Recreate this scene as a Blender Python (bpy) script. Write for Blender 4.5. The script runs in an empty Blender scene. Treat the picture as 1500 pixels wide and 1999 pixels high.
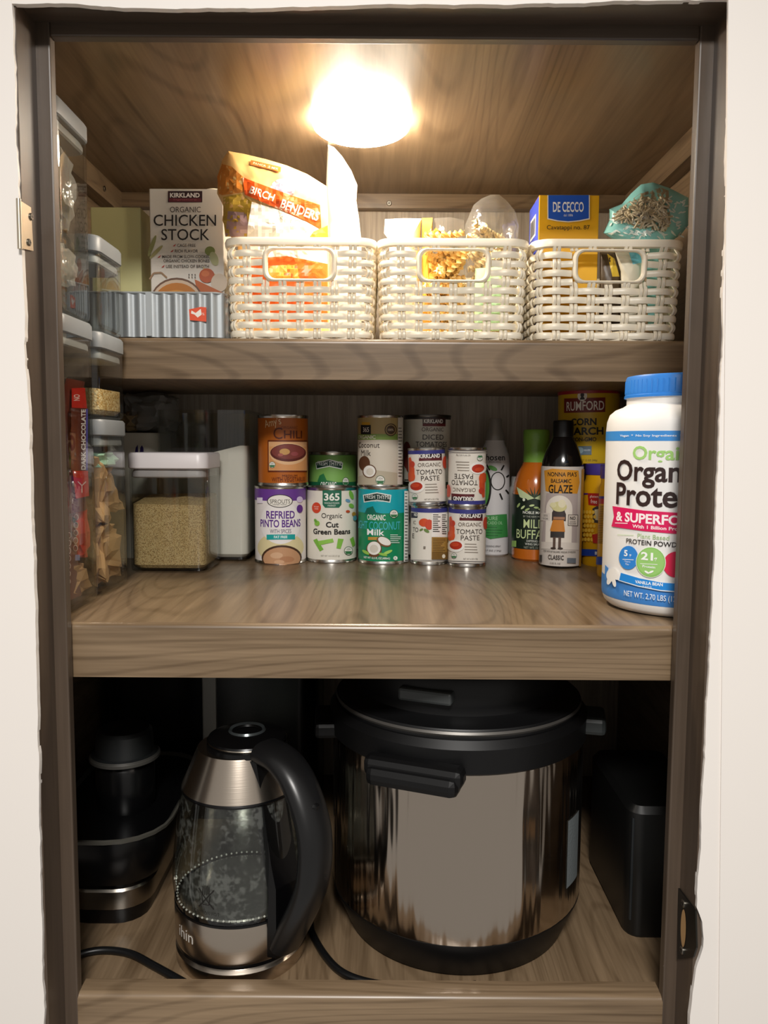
import bpy, bmesh, math, random
from mathutils import Vector, Matrix, noise
from mathutils.geometry import tessellate_polygon
random.seed(7)
PI = math.pi
scene = bpy.context.scene
C = scene.collection

# ------------------------------------------------------------------ camera
F = 1540.0; PITCH = math.atan((999.5 - 865) / F); ROLL = math.radians(0.35); CZ = 1.30
cam_d = bpy.data.cameras.new('camera'); cam = bpy.data.objects.new('camera', cam_d); C.objects.link(cam)
cam_d.sensor_fit = 'VERTICAL'; cam_d.sensor_height = 36.0; cam_d.lens = F / 1999 * 36.0
cam_d.clip_start = 0.01; cam_d.clip_end = 50
CAMROT = Matrix.Rotation(PI / 2 - PITCH, 3, 'X') @ Matrix.Rotation(ROLL, 3, 'Z')
cam.matrix_world = Matrix.Translation((0, 0, CZ)) @ CAMROT.to_4x4()
scene.camera = cam

# ------------------------------------------------------------------ light
world = bpy.data.worlds.new('room_ambient'); scene.world = world; world.use_nodes = True
bg = world.node_tree.nodes['Background']; bg.inputs[0].default_value = (1.0, 0.945, 0.88, 1); bg.inputs[1].default_value = 0.27
la = bpy.data.lights.new('room_ceiling_lamp_offscreen', 'AREA'); la.shape = 'DISK'; la.size = 0.40
la.energy = 36; la.color = (1.0, 0.965, 0.92)
lo = bpy.data.objects.new('room_ceiling_lamp_offscreen', la); C.objects.link(lo); lo.location = (0.0, -0.60, CZ + 0.85)   # faces down from the room's ceiling
scene.view_settings.view_transform = 'Standard'; scene.view_settings.look = 'None'
scene.view_settings.exposure = 0.35; scene.view_settings.gamma = 1.0; scene.view_settings.use_curve_mapping = False
PUCK = 72.0
scene.cycles.transparent_max_bounces = 48

# ------------------------------------------------------------------ pixel helpers (photo frame 1500 x 1999)
def ray(px, py):
    return CAMROT @ Vector(((px - 750) / F, -(py - 999.5) / F, -1.0))
def U(px, py, Y):
    r = ray(px, py); r = r * (Y / r.y); return Vector((r.x, r.y, r.z + CZ))
def UZ(px, py, z):
    r = ray(px, py); r = r * ((z - CZ) / r.z); return Vector((r.x, r.y, r.z + CZ))
def UX(px, py, X):
    r = ray(px, py); r = r * (X / r.x); return Vector((r.x, r.y, r.z + CZ))
def MPP(Y, z=CZ):                       # metres per pixel at a depth
    return (Y * math.cos(PITCH) - (z - CZ) * math.sin(PITCH)) / F

# ------------------------------------------------------------------ materials
def lin(h):
    h = h.lstrip('#'); v = [int(h[i:i + 2], 16) / 255 for i in (0, 2, 4)]
    return tuple(((c / 12.92) if c <= 0.04045 else ((c + 0.055) / 1.055) ** 2.4) for c in v) + (1.0,)
MC = {}
def mat(color, rough=0.5, metal=0.0, bump=0.0, bscale=200.0, spec=0.5, coat=0.0):
    k = (color, rough, metal, bump, bscale, spec, coat)
    if k in MC: return MC[k]
    m = bpy.data.materials.new('plain_' + color.strip('#')); m.use_nodes = True
    nt = m.node_tree; b = nt.nodes['Principled BSDF']
    b.inputs['Base Color'].default_value = lin(color); b.inputs['Roughness'].default_value = rough
    b.inputs['Metallic'].default_value = metal; b.inputs['Specular IOR Level'].default_value = spec
    b.inputs['Coat Weight'].default_value = coat
    if bump:
        tc = nt.nodes.new('ShaderNodeTexCoord'); n = nt.nodes.new('ShaderNodeTexNoise'); n.inputs['Scale'].default_value = bscale
        n.inputs['Detail'].default_value = 4
        bp = nt.nodes.new('ShaderNodeBump'); bp.inputs['Strength'].default_value = bump; bp.inputs['Distance'].default_value = 0.002
        nt.links.new(tc.outputs['Object'], n.inputs['Vector']); nt.links.new(n.outputs['Fac'], bp.inputs['Height'])
        nt.links.new(bp.outputs['Normal'], b.inputs['Normal'])
    MC[k] = m; return m
def wood(name, dark, light, axis='X', scale=1.0, rough=0.38, rings=0.5, contrast=1.0):
    m = bpy.data.materials.new(name); m.use_nodes = True; nt = m.node_tree; L = nt.links; N = nt.nodes
    b = N['Principled BSDF']; b.inputs['Roughness'].default_value = rough
    tc = N.new('ShaderNodeTexCoord'); mp = N.new('ShaderNodeMapping')
    a, s = 2.2 * scale, 60.0 * scale
    mp.inputs['Scale'].default_value = {'X': (a, s, s), 'Y': (s, a, s), 'Z': (s, s, a)}[axis]
    L.new(tc.outputs['Object'], mp.inputs['Vector'])
    n1 = N.new('ShaderNodeTexNoise'); n1.inputs['Scale'].default_value = 1.0; n1.inputs['Detail'].default_value = 5; n1.inputs['Distortion'].default_value = 0.6
    L.new(mp.outputs['Vector'], n1.inputs['Vector'])
    n2 = N.new('ShaderNodeTexNoise'); n2.inputs['Scale'].default_value = 5.0; n2.inputs['Detail'].default_value = 3
    L.new(mp.outputs['Vector'], n2.inputs['Vector'])
    mp2 = N.new('ShaderNodeMapping'); a2, s2 = 0.9 * scale, 5.0 * scale
    mp2.inputs['Scale'].default_value = {'X': (a2, s2, s2), 'Y': (s2, a2, s2), 'Z': (s2, s2, a2)}[axis]
    L.new(tc.outputs['Object'], mp2.inputs['Vector'])
    n3 = N.new('ShaderNodeTexNoise'); n3.inputs['Scale'].default_value = 1.0; n3.inputs['Detail'].default_value = 1.5; n3.inputs['Distortion'].default_value = 0.25
    L.new(mp2.outputs['Vector'], n3.inputs['Vector'])
    mu = N.new('ShaderNodeMath'); mu.operation = 'MULTIPLY'; mu.inputs[1].default_value = 230.0; L.new(n3.outputs['Fac'], mu.inputs[0])
    si = N.new('ShaderNodeMath'); si.operation = 'SINE'; L.new(mu.outputs[0], si.inputs[0])
    r1 = N.new('ShaderNodeMapRange'); r1.inputs[1].default_value = 0.45; r1.inputs[2].default_value = 1.0; r1.inputs[3].default_value = 0.0; r1.inputs[4].default_value = -0.22 * rings
    L.new(si.outputs[0], r1.inputs[0])
    mh = N.new('ShaderNodeMath'); mh.operation = 'MULTIPLY_ADD'; mh.inputs[1].default_value = 0.6; mh.inputs[2].default_value = 0.2; L.new(n1.outputs['Fac'], mh.inputs[0])
    ad = N.new('ShaderNodeMath'); ad.operation = 'ADD'; L.new(mh.outputs[0], ad.inputs[0]); L.new(r1.outputs[0], ad.inputs[1])
    m2 = N.new('ShaderNodeMath'); m2.operation = 'MULTIPLY_ADD'; m2.inputs[1].default_value = 0.35; m2.inputs[2].default_value = -0.17
    L.new(n2.outputs['Fac'], m2.inputs[0])
    ad2 = N.new('ShaderNodeMath'); ad2.operation = 'ADD'; L.new(ad.outputs[0], ad2.inputs[0]); L.new(m2.outputs[0], ad2.inputs[1])
    cr = N.new('ShaderNodeValToRGB'); cr.color_ramp.elements[0].position = 0.5 - 0.25 / contrast; cr.color_ramp.elements[1].position = 0.5 + 0.22 / contrast
    cr.color_ramp.elements[0].color = lin(dark); cr.color_ramp.elements[1].color = lin(light)
    L.new(ad2.outputs[0], cr.inputs['Fac']); L.new(cr.outputs['Color'], b.inputs['Base Color'])
    bp = N.new('ShaderNodeBump'); bp.inputs['Strength'].default_value = 0.12; bp.inputs['Distance'].default_value = 0.001
    L.new(ad2.outputs[0], bp.inputs['Height']); L.new(bp.outputs['Normal'], b.inputs['Normal'])
    return m
def clear(name, tint='#f4f6f5', refl=1.0, rough=0.03, ior=1.45, milk=0.0, bump=0.0, spots=0.0):
    m = bpy.data.materials.new(name); m.use_nodes = True; nt = m.node_tree; N = nt.nodes; L = nt.links
    N.remove(N['Principled BSDF']); out = N['Material Output']
    t = N.new('ShaderNodeBsdfTransparent'); t.inputs[0].default_value = lin(tint)
    g = N.new('ShaderNodeBsdfGlossy'); g.inputs['Roughness'].default_value = rough
    fr = N.new('ShaderNodeLayerWeight'); fr.inputs['Blend'].default_value = 0.5
    pw = N.new('ShaderNodeMath'); pw.operation = 'POWER'; pw.inputs[1].default_value = 2.6; L.new(fr.outputs['Facing'], pw.inputs[0])
    mu = N.new('ShaderNodeMath'); mu.operation = 'MULTIPLY_ADD'; mu.inputs[1].default_value = 0.40 * refl; mu.inputs[2].default_value = 0.045 * refl; mu.use_clamp = True
    L.new(pw.outputs[0], mu.inputs[0])
    mx = N.new('ShaderNodeMixShader'); L.new(mu.outputs[0], mx.inputs[0]); L.new(t.outputs[0], mx.inputs[1]); L.new(g.outputs[0], mx.inputs[2])
    last = mx
    if milk:
        d = N.new('ShaderNodeBsdfDiffuse'); d.inputs[0].default_value = (0.85, 0.84, 0.8, 1)
        tr = N.new('ShaderNodeBsdfTranslucent'); tr.inputs[0].default_value = (0.85, 0.84, 0.8, 1)
        ms = N.new('ShaderNodeMixShader'); ms.inputs[0].default_value = 0.5; L.new(d.outputs[0], ms.inputs[1]); L.new(tr.outputs[0], ms.inputs[2])
        m2 = N.new('ShaderNodeMixShader'); m2.inputs[0].default_value = milk
        if spots:
            tcs = N.new('ShaderNodeTexCoord'); ns = N.new('ShaderNodeTexNoise'); ns.inputs['Scale'].default_value = 170; ns.inputs['Detail'].default_value = 3
            nb = N.new('ShaderNodeTexNoise'); nb.inputs['Scale'].default_value = 18; ma = N.new('ShaderNodeMath'); ma.operation = 'MULTIPLY'
            rg_ = N.new('ShaderNodeMapRange'); rg_.inputs[1].default_value = 0.27; rg_.inputs[2].default_value = 0.36; rg_.inputs[4].default_value = milk
            L.new(tcs.outputs['Object'], ns.inputs['Vector']); L.new(tcs.outputs['Object'], nb.inputs['Vector']); L.new(ns.outputs['Fac'], ma.inputs[0]); L.new(nb.outputs['Fac'], ma.inputs[1])
            L.new(ma.outputs[0], rg_.inputs[0]); L.new(rg_.outputs[0], m2.inputs[0])
        L.new(mx.outputs[0], m2.inputs[1]); L.new(ms.outputs[0], m2.inputs[2]); last = m2
    if bump:
        tc = N.new('ShaderNodeTexCoord'); n = N.new('ShaderNodeTexNoise'); n.inputs['Scale'].default_value = 60; n.inputs['Detail'].default_value = 3
        bp = N.new('ShaderNodeBump'); bp.inputs['Strength'].default_value = bump; bp.inputs['Distance'].default_value = 0.004
        L.new(tc.outputs['Object'], n.inputs['Vector']); L.new(n.outputs['Fac'], bp.inputs['Height']); L.new(bp.outputs['Normal'], g.inputs['Normal']); L.new(bp.outputs['Normal'], fr.inputs['Normal'])
    L.new(last.outputs[0], out.inputs['Surface'])
    return m
def grain(name, cols, scale, rough=0.7, bump=0.6, squash=(1, 1, 1)):
    m = bpy.data.materials.new(name); m.use_nodes = True; nt = m.node_tree; N = nt.nodes; L = nt.links; b = N['Principled BSDF']
    b.inputs['Roughness'].default_value = rough
    tc = N.new('ShaderNodeTexCoord'); mp = N.new('ShaderNodeMapping'); mp.inputs['Scale'].default_value = squash
    v = N.new('ShaderNodeTexVoronoi'); v.inputs['Scale'].default_value = scale
    L.new(tc.outputs['Object'], mp.inputs[0]); L.new(mp.outputs[0], v.inputs['Vector'])
    cr = N.new('ShaderNodeValToRGB'); cr.color_ramp.interpolation = 'CONSTANT'
    while len(cr.color_ramp.elements) < len(cols): cr.color_ramp.elements.new(0.5)
    for i, c in enumerate(cols): cr.color_ramp.elements[i].position = i / len(cols); cr.color_ramp.elements[i].color = lin(c)
    sp = N.new('ShaderNodeSeparateColor'); L.new(v.outputs['Color'], sp.inputs[0]); L.new(sp.outputs[0], cr.inputs[0]); L.new(cr.outputs[0], b.inputs['Base Color'])
    bp = N.new('ShaderNodeBump'); bp.inputs['Strength'].default_value = bump; bp.inputs['Distance'].default_value = 0.0015; bp.invert = True
    L.new(v.outputs['Distance'], bp.inputs['Height']); L.new(bp.outputs['Normal'], b.inputs['Normal'])
    return m
def steel(name, base='#b9b2a8', rough=0.22, wav=0.0, vert=True):
    m = bpy.data.materials.new(name); m.use_nodes = True; nt = m.node_tree; N = nt.nodes; L = nt.links; b = N['Principled BSDF']
    b.inputs['Base Color'].default_value = lin(base); b.inputs['Metallic'].default_value = 1.0; b.inputs['Roughness'].default_value = rough
    tc = N.new('ShaderNodeTexCoord'); mp = N.new('ShaderNodeMapping'); mp.inputs['Scale'].default_value = (42, 42, 3) if wav else (20, 20, 900)
    n = N.new('ShaderNodeTexNoise'); n.inputs['Scale'].default_value = 1.0; n.inputs['Detail'].default_value = 2
    L.new(tc.outputs['Object'], mp.inputs[0]); L.new(mp.outputs[0], n.inputs['Vector'])
    bp = N.new('ShaderNodeBump'); bp.inputs['Strength'].default_value = wav or 0.04; bp.inputs['Distance'].default_value = 0.006 if wav else 0.001
    L.new(n.outputs['Fac'], bp.inputs['Height']); L.new(bp.outputs['Normal'], b.inputs['Normal'])
    return m
def emit(name, color, s):
    m = bpy.data.materials.new(name); m.use_nodes = True; nt = m.node_tree; N = nt.nodes
    N.remove(N['Principled BSDF']); e = N.new('ShaderNodeEmission'); e.inputs[0].default_value = lin(color); e.inputs[1].default_value = s
    nt.links.new(e.outputs[0], N['Material Output'].inputs['Surface']); return m

W_SHELF = wood('grey_brown_wood', '#5a4834', '#8f795f', 'X', 1.0, 0.33, 0.6)
W_TOP = wood('grey_brown_wood_depth', '#5a4834', '#8f795f', 'Y', 1.0, 0.30, 0.5)
W_CEIL = wood('ceiling_wood', '#5a4834', '#8f795f', 'Y', 0.8, 0.30, 0.6)
W_BACK = wood('pale_back_wood', '#8d8172', '#b8ab9a', 'Z', 2.2, 0.6, 0.0, 1.4)
W_SIDE = wood('side_wood', '#5a4834', '#8f795f', 'Y', 1.0, 0.4, 0.5)
W_JAMB = wood('dark_jamb_wood', '#40352b', '#594b3f', 'Z', 0.8, 0.36, 0.2)
W_JAMB_X = wood('dark_header_wood', '#40352b', '#594b3f', 'X', 0.8, 0.34, 0.2)
M_WHITE = mat('#e6e0da', 0.5, bump=0.08, bscale=14)
M_CREAM = mat('#f2e8d2', 0.35)
M_BLACK = mat('#070708', 0.26, spec=.4)
M_BLACKM = mat('#09090a', 0.45, spec=.35)
M_TIN = steel('tin', '#c9c6c0', 0.25)
M_STEEL = steel('brushed_steel', '#c4b8aa', 0.24)
M_POT = steel('pot_steel', '#bfb3a6', 0.16, wav=0.8)
M_CLEAR = clear('clear_plastic', '#f5f6f5', 1.15, 0.03)
M_GLASS = clear('kettle_glass', '#f4f7f5', 1.3, 0.02, 1.5)
M_GLASSW = clear('kettle_glass_wet', '#f4f7f5', 1.3, 0.02, 1.5, 0.17, 0.0, 1.0)
M_FILM = clear('crinkled_film', '#f6f4ef', 1.4, 0.12, 1.45, 0.10, 0.9)
M_MILKFILM = clear('milky_film', '#f2f0ea', 1.4, 0.15, 1.45, 0.42, 0.9)
M_GREYLID = mat('#777a7c', 0.45)
M_GALV = mat('#a9aeb0', .48, .55, bump=.1, bscale=30)

# ------------------------------------------------------------------ mesh builder
ROOT = {}
class MB:
    def __init__(s): s.v = []; s.f = []; s.m = []; s.mats = []; s.smooth = []
    def mi(s, m):
        if m not in s.mats: s.mats.append(m)
        return s.mats.index(m)
    def add(s, vs, fs, m, smooth=False):
        o = len(s.v); s.v += [Vector(v) for v in vs]; k = s.mi(m)
        for f in fs: s.f.append([i + o for i in f]); s.m.append(k); s.smooth.append(smooth)
        return s
    def box(s, a, b, m, bev=0.0):
        a = Vector(a); b = Vector(b)
        if bev:
            bm = bmesh.new(); bmesh.ops.create_cube(bm, size=1.0)
            for v in bm.verts: v.co = Vector([(a[i] + b[i]) / 2 + v.co[i] * (b[i] - a[i]) for i in range(3)])
            bmesh.ops.bevel(bm, geom=list(bm.edges), offset=bev, segments=2, affect='EDGES', profile=0.5)
            bm.verts.index_update(); s.add([v.co for v in bm.verts], [[v.index for v in f.verts] for f in bm.faces], m); bm.free(); return s
        vs = [(x, y, z) for x in (a.x, b.x) for y in (a.y, b.y) for z in (a.z, b.z)]
        return s.add(vs, [(0, 1, 3, 2), (4, 6, 7, 5), (0, 4, 5, 1), (2, 3, 7, 6), (0, 2, 6, 4), (1, 5, 7, 3)], m)
    def loft(s, rings, m, cap0=True, cap1=True, smooth=True, closed=True):
        n = len(rings[0]); vs = [p for r in rings for p in r]; fs = []
        for i in range(len(rings) - 1):
            for j in range(n if closed else n - 1):
                k = (j + 1) % n; fs.append((i * n + j, i * n + k, (i + 1) * n + k, (i + 1) * n + j))
        s.add(vs, fs, m, smooth)
        if cap0: s.add(rings[0], [list(range(n))[::-1]], m)
        if cap1: s.add(rings[-1], [list(range(n))], m)
        return s
    def lathe(s, prof, m, n=64, c=(0, 0, 0), caps=(True, True), smooth=True):
        rings = [[(c[0] + r * math.cos(2 * PI * j / n), c[1] + r * math.sin(2 * PI * j / n), c[2] + z) for j in range(n)] for r, z in prof]
        return s.loft(rings, m, caps[0], caps[1], smooth)
    def tube(s, pts, r, m, n=10, caps=True, flat=1.0, up=Vector((0, 0, 1))):
        pts = [Vector(p) for p in pts]; rings = []
        for i, p in enumerate(pts):
            t = (pts[min(i + 1, len(pts) - 1)] - pts[max(i - 1, 0)]).normalized()
            a = t.cross(up)
            if a.length < 1e-4: a = t.cross(Vector((1, 0, 0)))
            a.normalize(); b = a.cross(t); rr = r[i] if isinstance(r, (list, tuple)) else r
            rings.append([p + a * math.cos(2 * PI * k / n) * rr + b * math.sin(2 * PI * k / n) * rr * flat for k in range(n)])
        return s.loft(rings, m, caps, caps)
    def build(s, name, parent=None, label=None, kind=None):
        off = Vector((0, 0, 0)); p = parent
        if p is not None: off = ROOT.get(p.name, Vector((0, 0, 0)))
        me = bpy.data.meshes.new(name); me.from_pydata([v - off for v in s.v], [], s.f)
        for m in s.mats: me.materials.append(m)
        me.polygons.foreach_set('material_index', s.m); me.polygons.foreach_set('use_smooth', s.smooth); me.update()
        if any(s.smooth):
            try: me.set_sharp_from_angle(angle=math.radians(38))
            except Exception: pass
        o = bpy.data.objects.new(name, me); C.objects.link(o)
        if parent is not None: o.parent = parent; ROOT[o.name] = off
        if label: o['label'] = label
        if kind: o['kind'] = kind
        return o
def thing(name, label, cat, loc=(0, 0, 0), rot=(0, 0, 0), group=None, local=False):
    o = bpy.data.objects.new(name, None); C.objects.link(o); o.empty_display_size = 0.02
    o.location = loc; o.rotation_euler = rot; o['label'] = label; o['category'] = cat
    if group: o['group'] = group
    ROOT[o.name] = Vector((0, 0, 0)) if local else Vector(loc)
    return o
def tag(o, label, cat, group=None):
    o['label'] = label; o['category'] = cat
    if group: o['group'] = group
    return o
def struct(mb, name):
    o = mb.build(name); o['kind'] = 'structure'; return o

def rrect(w, d, r, n=5, cx=0, cy=0):
    pts = []
    for sx, sy, a0 in ((1, 1, 0), (-1, 1, PI / 2), (-1, -1, PI), (1, -1, 1.5 * PI)):
        for k in range(n + 1):
            a = a0 + PI / 2 * k / n; pts.append((cx + sx * (w / 2 - r) + r * math.cos(a), cy + sy * (d / 2 - r) + r * math.sin(a)))
    return pts

# ------------------------------------------------------------------ print: lettering and flat shapes laid on a surface
TXT = {}
def text_tris(t, bold=0.0):
    k = (t, bold)
    if k in TXT: return TXT[k]
    cu = bpy.data.curves.new('tmp', 'FONT'); cu.body = t; cu.size = 1.0; cu.resolution_u = 3; cu.offset = bold
    ob = bpy.data.objects.new('tmp', cu); C.objects.link(ob)
    dg = bpy.context.evaluated_depsgraph_get(); me = bpy.data.meshes.new_from_object(ob.evaluated_get(dg))
    vs = [(v.co.x, v.co.y) for v in me.vertices]; fs = [list(p.vertices) for p in me.polygons]
    bpy.data.objects.remove(ob); bpy.data.curves.remove(cu); bpy.data.meshes.remove(me)
    TXT[k] = (vs, fs); return TXT[k]
def cut(vs, fs, step, both=False):
    bm = bmesh.new(); bv = [bm.verts.new((x, y, 0)) for x, y in vs]
    for f in fs:
        try: bm.faces.new([bv[i] for i in f])
        except Exception: pass
    for ax in ((0, 1) if both else (0,)):
        lo_ = min(v.co[ax] for v in bm.verts); hi = max(v.co[ax] for v in bm.verts)
        x = math.floor(lo_ / step) * step + step; no = (1, 0, 0) if ax == 0 else (0, 1, 0)
        while x < hi:
            bmesh.ops.bisect_plane(bm, geom=list(bm.verts) + list(bm.edges) + list(bm.faces), plane_co=(x if ax == 0 else 0, x if ax == 1 else 0, 0), plane_no=no, dist=1e-5)
            x += step
    bmesh.ops.triangulate(bm, faces=list(bm.faces))
    bm.verts.index_update(); o = [(v.co.x, v.co.y) for v in bm.verts], [[v.index for v in f.verts] for f in bm.faces]
    bm.free(); return o
def T(t, x, y, h, col, w=None, b=0.0, rot=0): return ('T', t, x, y, h, col, w, b, rot)
def R(x0, y0, x1, y1, col): return ('G', [(x0, y0), (x1, y0), (x1, y1), (x0, y1)], col)
def E(x, y, rx, ry, col, rot=0, n=28):
    c, s = math.cos(math.radians(rot)), math.sin(math.radians(rot))
    return ('G', [(x + rx * math.cos(2 * PI * k / n) * c - ry * math.sin(2 * PI * k / n) * s, y + rx * math.cos(2 * PI * k / n) * s + ry * math.sin(2 * PI * k / n) * c) for k in range(n)], col)
def G(pts, col): return ('G', pts, col)
def LN(pts, w, col):                       # a drawn line
    o = []
    for i in range(len(pts) - 1):
        (x0, y0), (x1, y1) = pts[i], pts[i + 1]; d = math.hypot(x1 - x0, y1 - y0) or 1; nx, ny = -(y1 - y0) / d * w / 2, (x1 - x0) / d * w / 2
        o.append(G([(x0 + nx, y0 + ny), (x1 + nx, y1 + ny), (x1 - nx, y1 - ny), (x0 - nx, y0 - ny)], col))
    return o
def print_on(ops, fmap, name, parent, step=3.0, both=False, rough=0.4, layer=0.00006, arc=None, label=None):
    """ops in photo pixels; fmap(x, y, off) -> point; arc(x) turns a seen x into an arc position"""
    mb = MB(); flat = []
    for o in ops:
        if isinstance(o, list): flat += o
        else: flat.append(o)
    for i, o in enumerate(flat):
        off = layer * (i + 2)
        if o[0] == 'T':
            _, t, x, y, h, col, w, b, rot = o; vs, fs = text_tris(t, b)
            if not vs: continue
            x0 = min(v[0] for v in vs); x1 = max(v[0] for v in vs); y0 = min(v[1] for v in vs); y1 = max(v[1] for v in vs)
            sy = h / max(y1 - y0, 1e-6); sx = (w / max(x1 - x0, 1e-6)) if w else sy
            c, s = math.cos(math.radians(rot)), math.sin(math.radians(rot)); xa = arc(x) if arc else x
            pv = []
            for a, d in vs:
                a2 = (a - (x0 + x1) / 2) * sx; d2 = -(d - (y0 + y1) / 2) * sy
                pv.append((xa + a2 * c - d2 * s, y + a2 * s + d2 * c))
        else:
            pts = [((arc(p[0]) if arc else p[0]), p[1]) for p in o[1]]; col = o[2]; pv = pts
            fs = tessellate_polygon([[Vector((p[0], p[1], 0)) for p in pts]])
        pv, fs = cut(pv, fs, step, both)
        mb.add([fmap(a, d, off) for a, d in pv], fs, mat(col, rough) if isinstance(col, str) else col)
    return mb.build(name, parent, label)

# ================================================================== THE SETTING
YB = 1.325                        # back wall
YF = 0.75                         # face of the door stop
ZC = U(750, 385, YB).z            # ceiling
ZH = U(750, 74, YF).z             # underside of header
ZM = U(750, 1220, 0.765).z        # top of middle shelf
ZMb = U(750, 1325, 0.765).z
ZU = U(750, 661, 1.0).z           # top of upper shelf
ZUb = U(750, 742, 1.0).z
ZL = U(750, 1945, YF).z           # top of lower lip
ZF = ZL - 0.018                   # cabinet floor
XL = -0.306; XR = 0.284           # opening
XWL = -0.445; XWR = 0.405         # inner side walls
struct(MB().box((XWL - .02, YF + .012, ZC), (XWR + .02, YB + .02, ZC + .02), W_CEIL), 'ceiling')
struct(MB().box((XWL - .02, YB, ZF - .02), (XWR + .02, YB + .02, ZC), W_BACK), 'wall_back')
struct(MB().box((XWL - .02, YF + .012, ZF - .02), (XWL, YB, ZC), W_SIDE), 'wall_left')
struct(MB().box((XWR, YF + .012, ZF - .02), (XWR + .02, YB, ZC), W_SIDE), 'wall_right')
struct(MB().box((XWL - .02, YF + .024, ZF - .02), (XWR + .02, YB, ZF), W_TOP), 'floor')
def screw(p, n, parent, r=0.004):
    n = Vector(n).normalized(); p = Vector(p); a = n.cross(Vector((0, 0, 1))).normalized(); b = n.cross(a); mb = MB()
    ring = lambda rr, h: [p + n * h + a * rr * math.cos(2 * PI * k / 16) + b * rr * math.sin(2 * PI * k / 16) for k in range(16)]
    mb.loft([ring(r, -0.0005), ring(r, .0012), ring(r * .8, .0018)], mat('#8a857c', .3, 1.0))
    dk = mat('#24211e', .6)
    for q in ((a, b), (b, a)):
        vs = [p + n * .002 + q[0] * r * .6 * i + q[1] * r * .13 * j for i, j in ((-1, -1), (1, -1), (1, 1), (-1, 1))]
        mb.add(vs, [(0, 1, 2, 3)], dk)
    return mb.build('screw', parent)
CH = U(750, 385, YB - .018).z - U(750, 413, YB - .018).z
t1 = struct(MB().box((XWL, YB - .018, ZC - CH), (XWR, YB, ZC), W_SHELF), 'trim_1'); screw(U(760, 397, YB - .0185), (0, -1, 0), t1)
t2 = struct(MB().box((XWR - .02, YF + .04, ZC - .034), (XWR, YB - .018, ZC), W_SIDE), 'trim_2'); screw((XWR - .0205, YB - .05, ZC - .017), (-1, 0, 0), t2); screw((XWR - .0205, YB - .075, ZC - .02), (-1, 0, 0), t2, .0025)
t3 = struct(MB().box((XWL, YF + .04, ZC - .034), (XWL + .02, YB - .018, ZC), W_SIDE), 'trim_3'); screw((XWL + .0205, YB - .1, ZC - .02), (1, 0, 0), t3)
# shelves with an eased front edge
def shelf(name, label, y0, zt, zb, x0, x1, e=.006):
    mb = MB(); prof = [(y0 + e, zt)] + [(y0 + e - e * math.sin(a), zt - e + e * math.cos(a)) for a in [PI / 2 * k / 5 for k in range(1, 6)]] + [(y0, zb)]
    ra = [(x0, y, z) for y, z in prof]; rb = [(x1, y, z) for y, z in prof]; n = len(prof)
    for i in range(n - 1): mb.add([ra[i], ra[i + 1], rb[i + 1], rb[i]], [(0, 1, 2, 3)], W_SHELF, True)
    mb.add([(x0, y0 + e, zt), (x1, y0 + e, zt), (x1, YB, zt), (x0, YB, zt)], [(0, 1, 2, 3)], W_TOP)
    mb.add([(x0, y0, zb), (x1, y0, zb), (x1, YB, zb), (x0, YB, zb)], [(3, 2, 1, 0)], W_SIDE)
    for x in (x0, x1): mb.add([(x, y, z) for y, z in prof] + [(x, YB, zb), (x, YB, zt)], [list(range(n + 2))], W_SHELF)
    return tag(mb.build(name), label, 'shelf')
shelf('pantry_shelf', 'grey-brown wooden shelf carrying the three cream baskets', 1.0, ZU, ZUb, XWL, XWR)
shelf('pantry_shelf', 'deep grey-brown wooden shelf carrying the cans and bottles', 0.765, ZM, ZMb, XWL, XWR)
# lower lip rail
lip = MB(); e = .007
prof = [(YF + .024, ZF - .02), (YF + .024, ZL)] + [(YF + e - e * math.sin(a), ZL - e + e * math.cos(a)) for a in [PI / 2 * k / 5 for k in range(6)]] + [(YF, ZL - .14), (YF + .024, ZL - .14)]
lip.loft([[(x, y, z) for y, z in prof] for x in (XL - .0005, XR + .0005)], W_SHELF); struct(lip, 'trim_5')
# door jambs: recessed jamb + stop
YJ = .712
def jamb(name, sx, x, ztop):
    mb = MB(); a, b = sorted((x + sx * .013, x + sx * .05)); mb.box((a, YJ, ZL - .16), (b, YF + .012, ztop), W_JAMB)
    a, b = sorted((x, x + sx * .05)); mb.box((a, YF, ZL - .16), (b, YF + .012, ztop), W_JAMB, .0015)
    return struct(mb, name)
jl = jamb('trim_6', -1, XL, ZH + .05); jr = jamb('trim_7', 1, XR, ZH + .05)
mb = MB(); mb.box((XL - .05, YJ, ZH + .012), (XR + .05, YF + .012, ZH + .06), W_JAMB_X); mb.box((XL, YF + .0003, ZH), (XR, YF + .012, ZH + .03), W_JAMB_X, .0015); struct(mb, 'trim_8')
# painted wall around the opening, its edge uneven where the paint ends
def ragged(name, poly, ydepth, sign):
    pts = []
    for (xa, ya), (xb, yb) in zip(poly, poly[1:]):
        n = max(2, int(abs(yb - ya) / 14 + abs(xb - xa) / 14))
        for k in range(n):
            f = k / n; x = xa + (xb - xa) * f; y = ya + (yb - ya) * f; j = noise.noise((x * .011, y * .013, 3.1)) * 3.5 + noise.noise((x * .11, y * .13, 9)) * 1.6
            pts.append((x + (j if name != 'wall_top' else 0), y + (j if name == 'wall_top' else 0)))
    pts.append(poly[-1]); return pts
def wall_piece(name, edge, far, Y=YJ - .004):
    e1 = ragged(name, edge, Y, 1); mb = MB()
    a = [U(x, y, Y) for x, y in e1]; b = [U(far(x, y)[0], far(x, y)[1], Y) for x, y in e1]; n = len(a); back = Vector((0, .006, 0))
    mb.add(a + b, [(i, i + 1, n + i + 1, n + i) for i in range(n - 1)], M_WHITE)
    mb.add(a + [p + back for p in a], [(i, i + 1, n + i + 1, n + i) for i in range(n - 1)], M_WHITE)
    return struct(mb, name)
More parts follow.
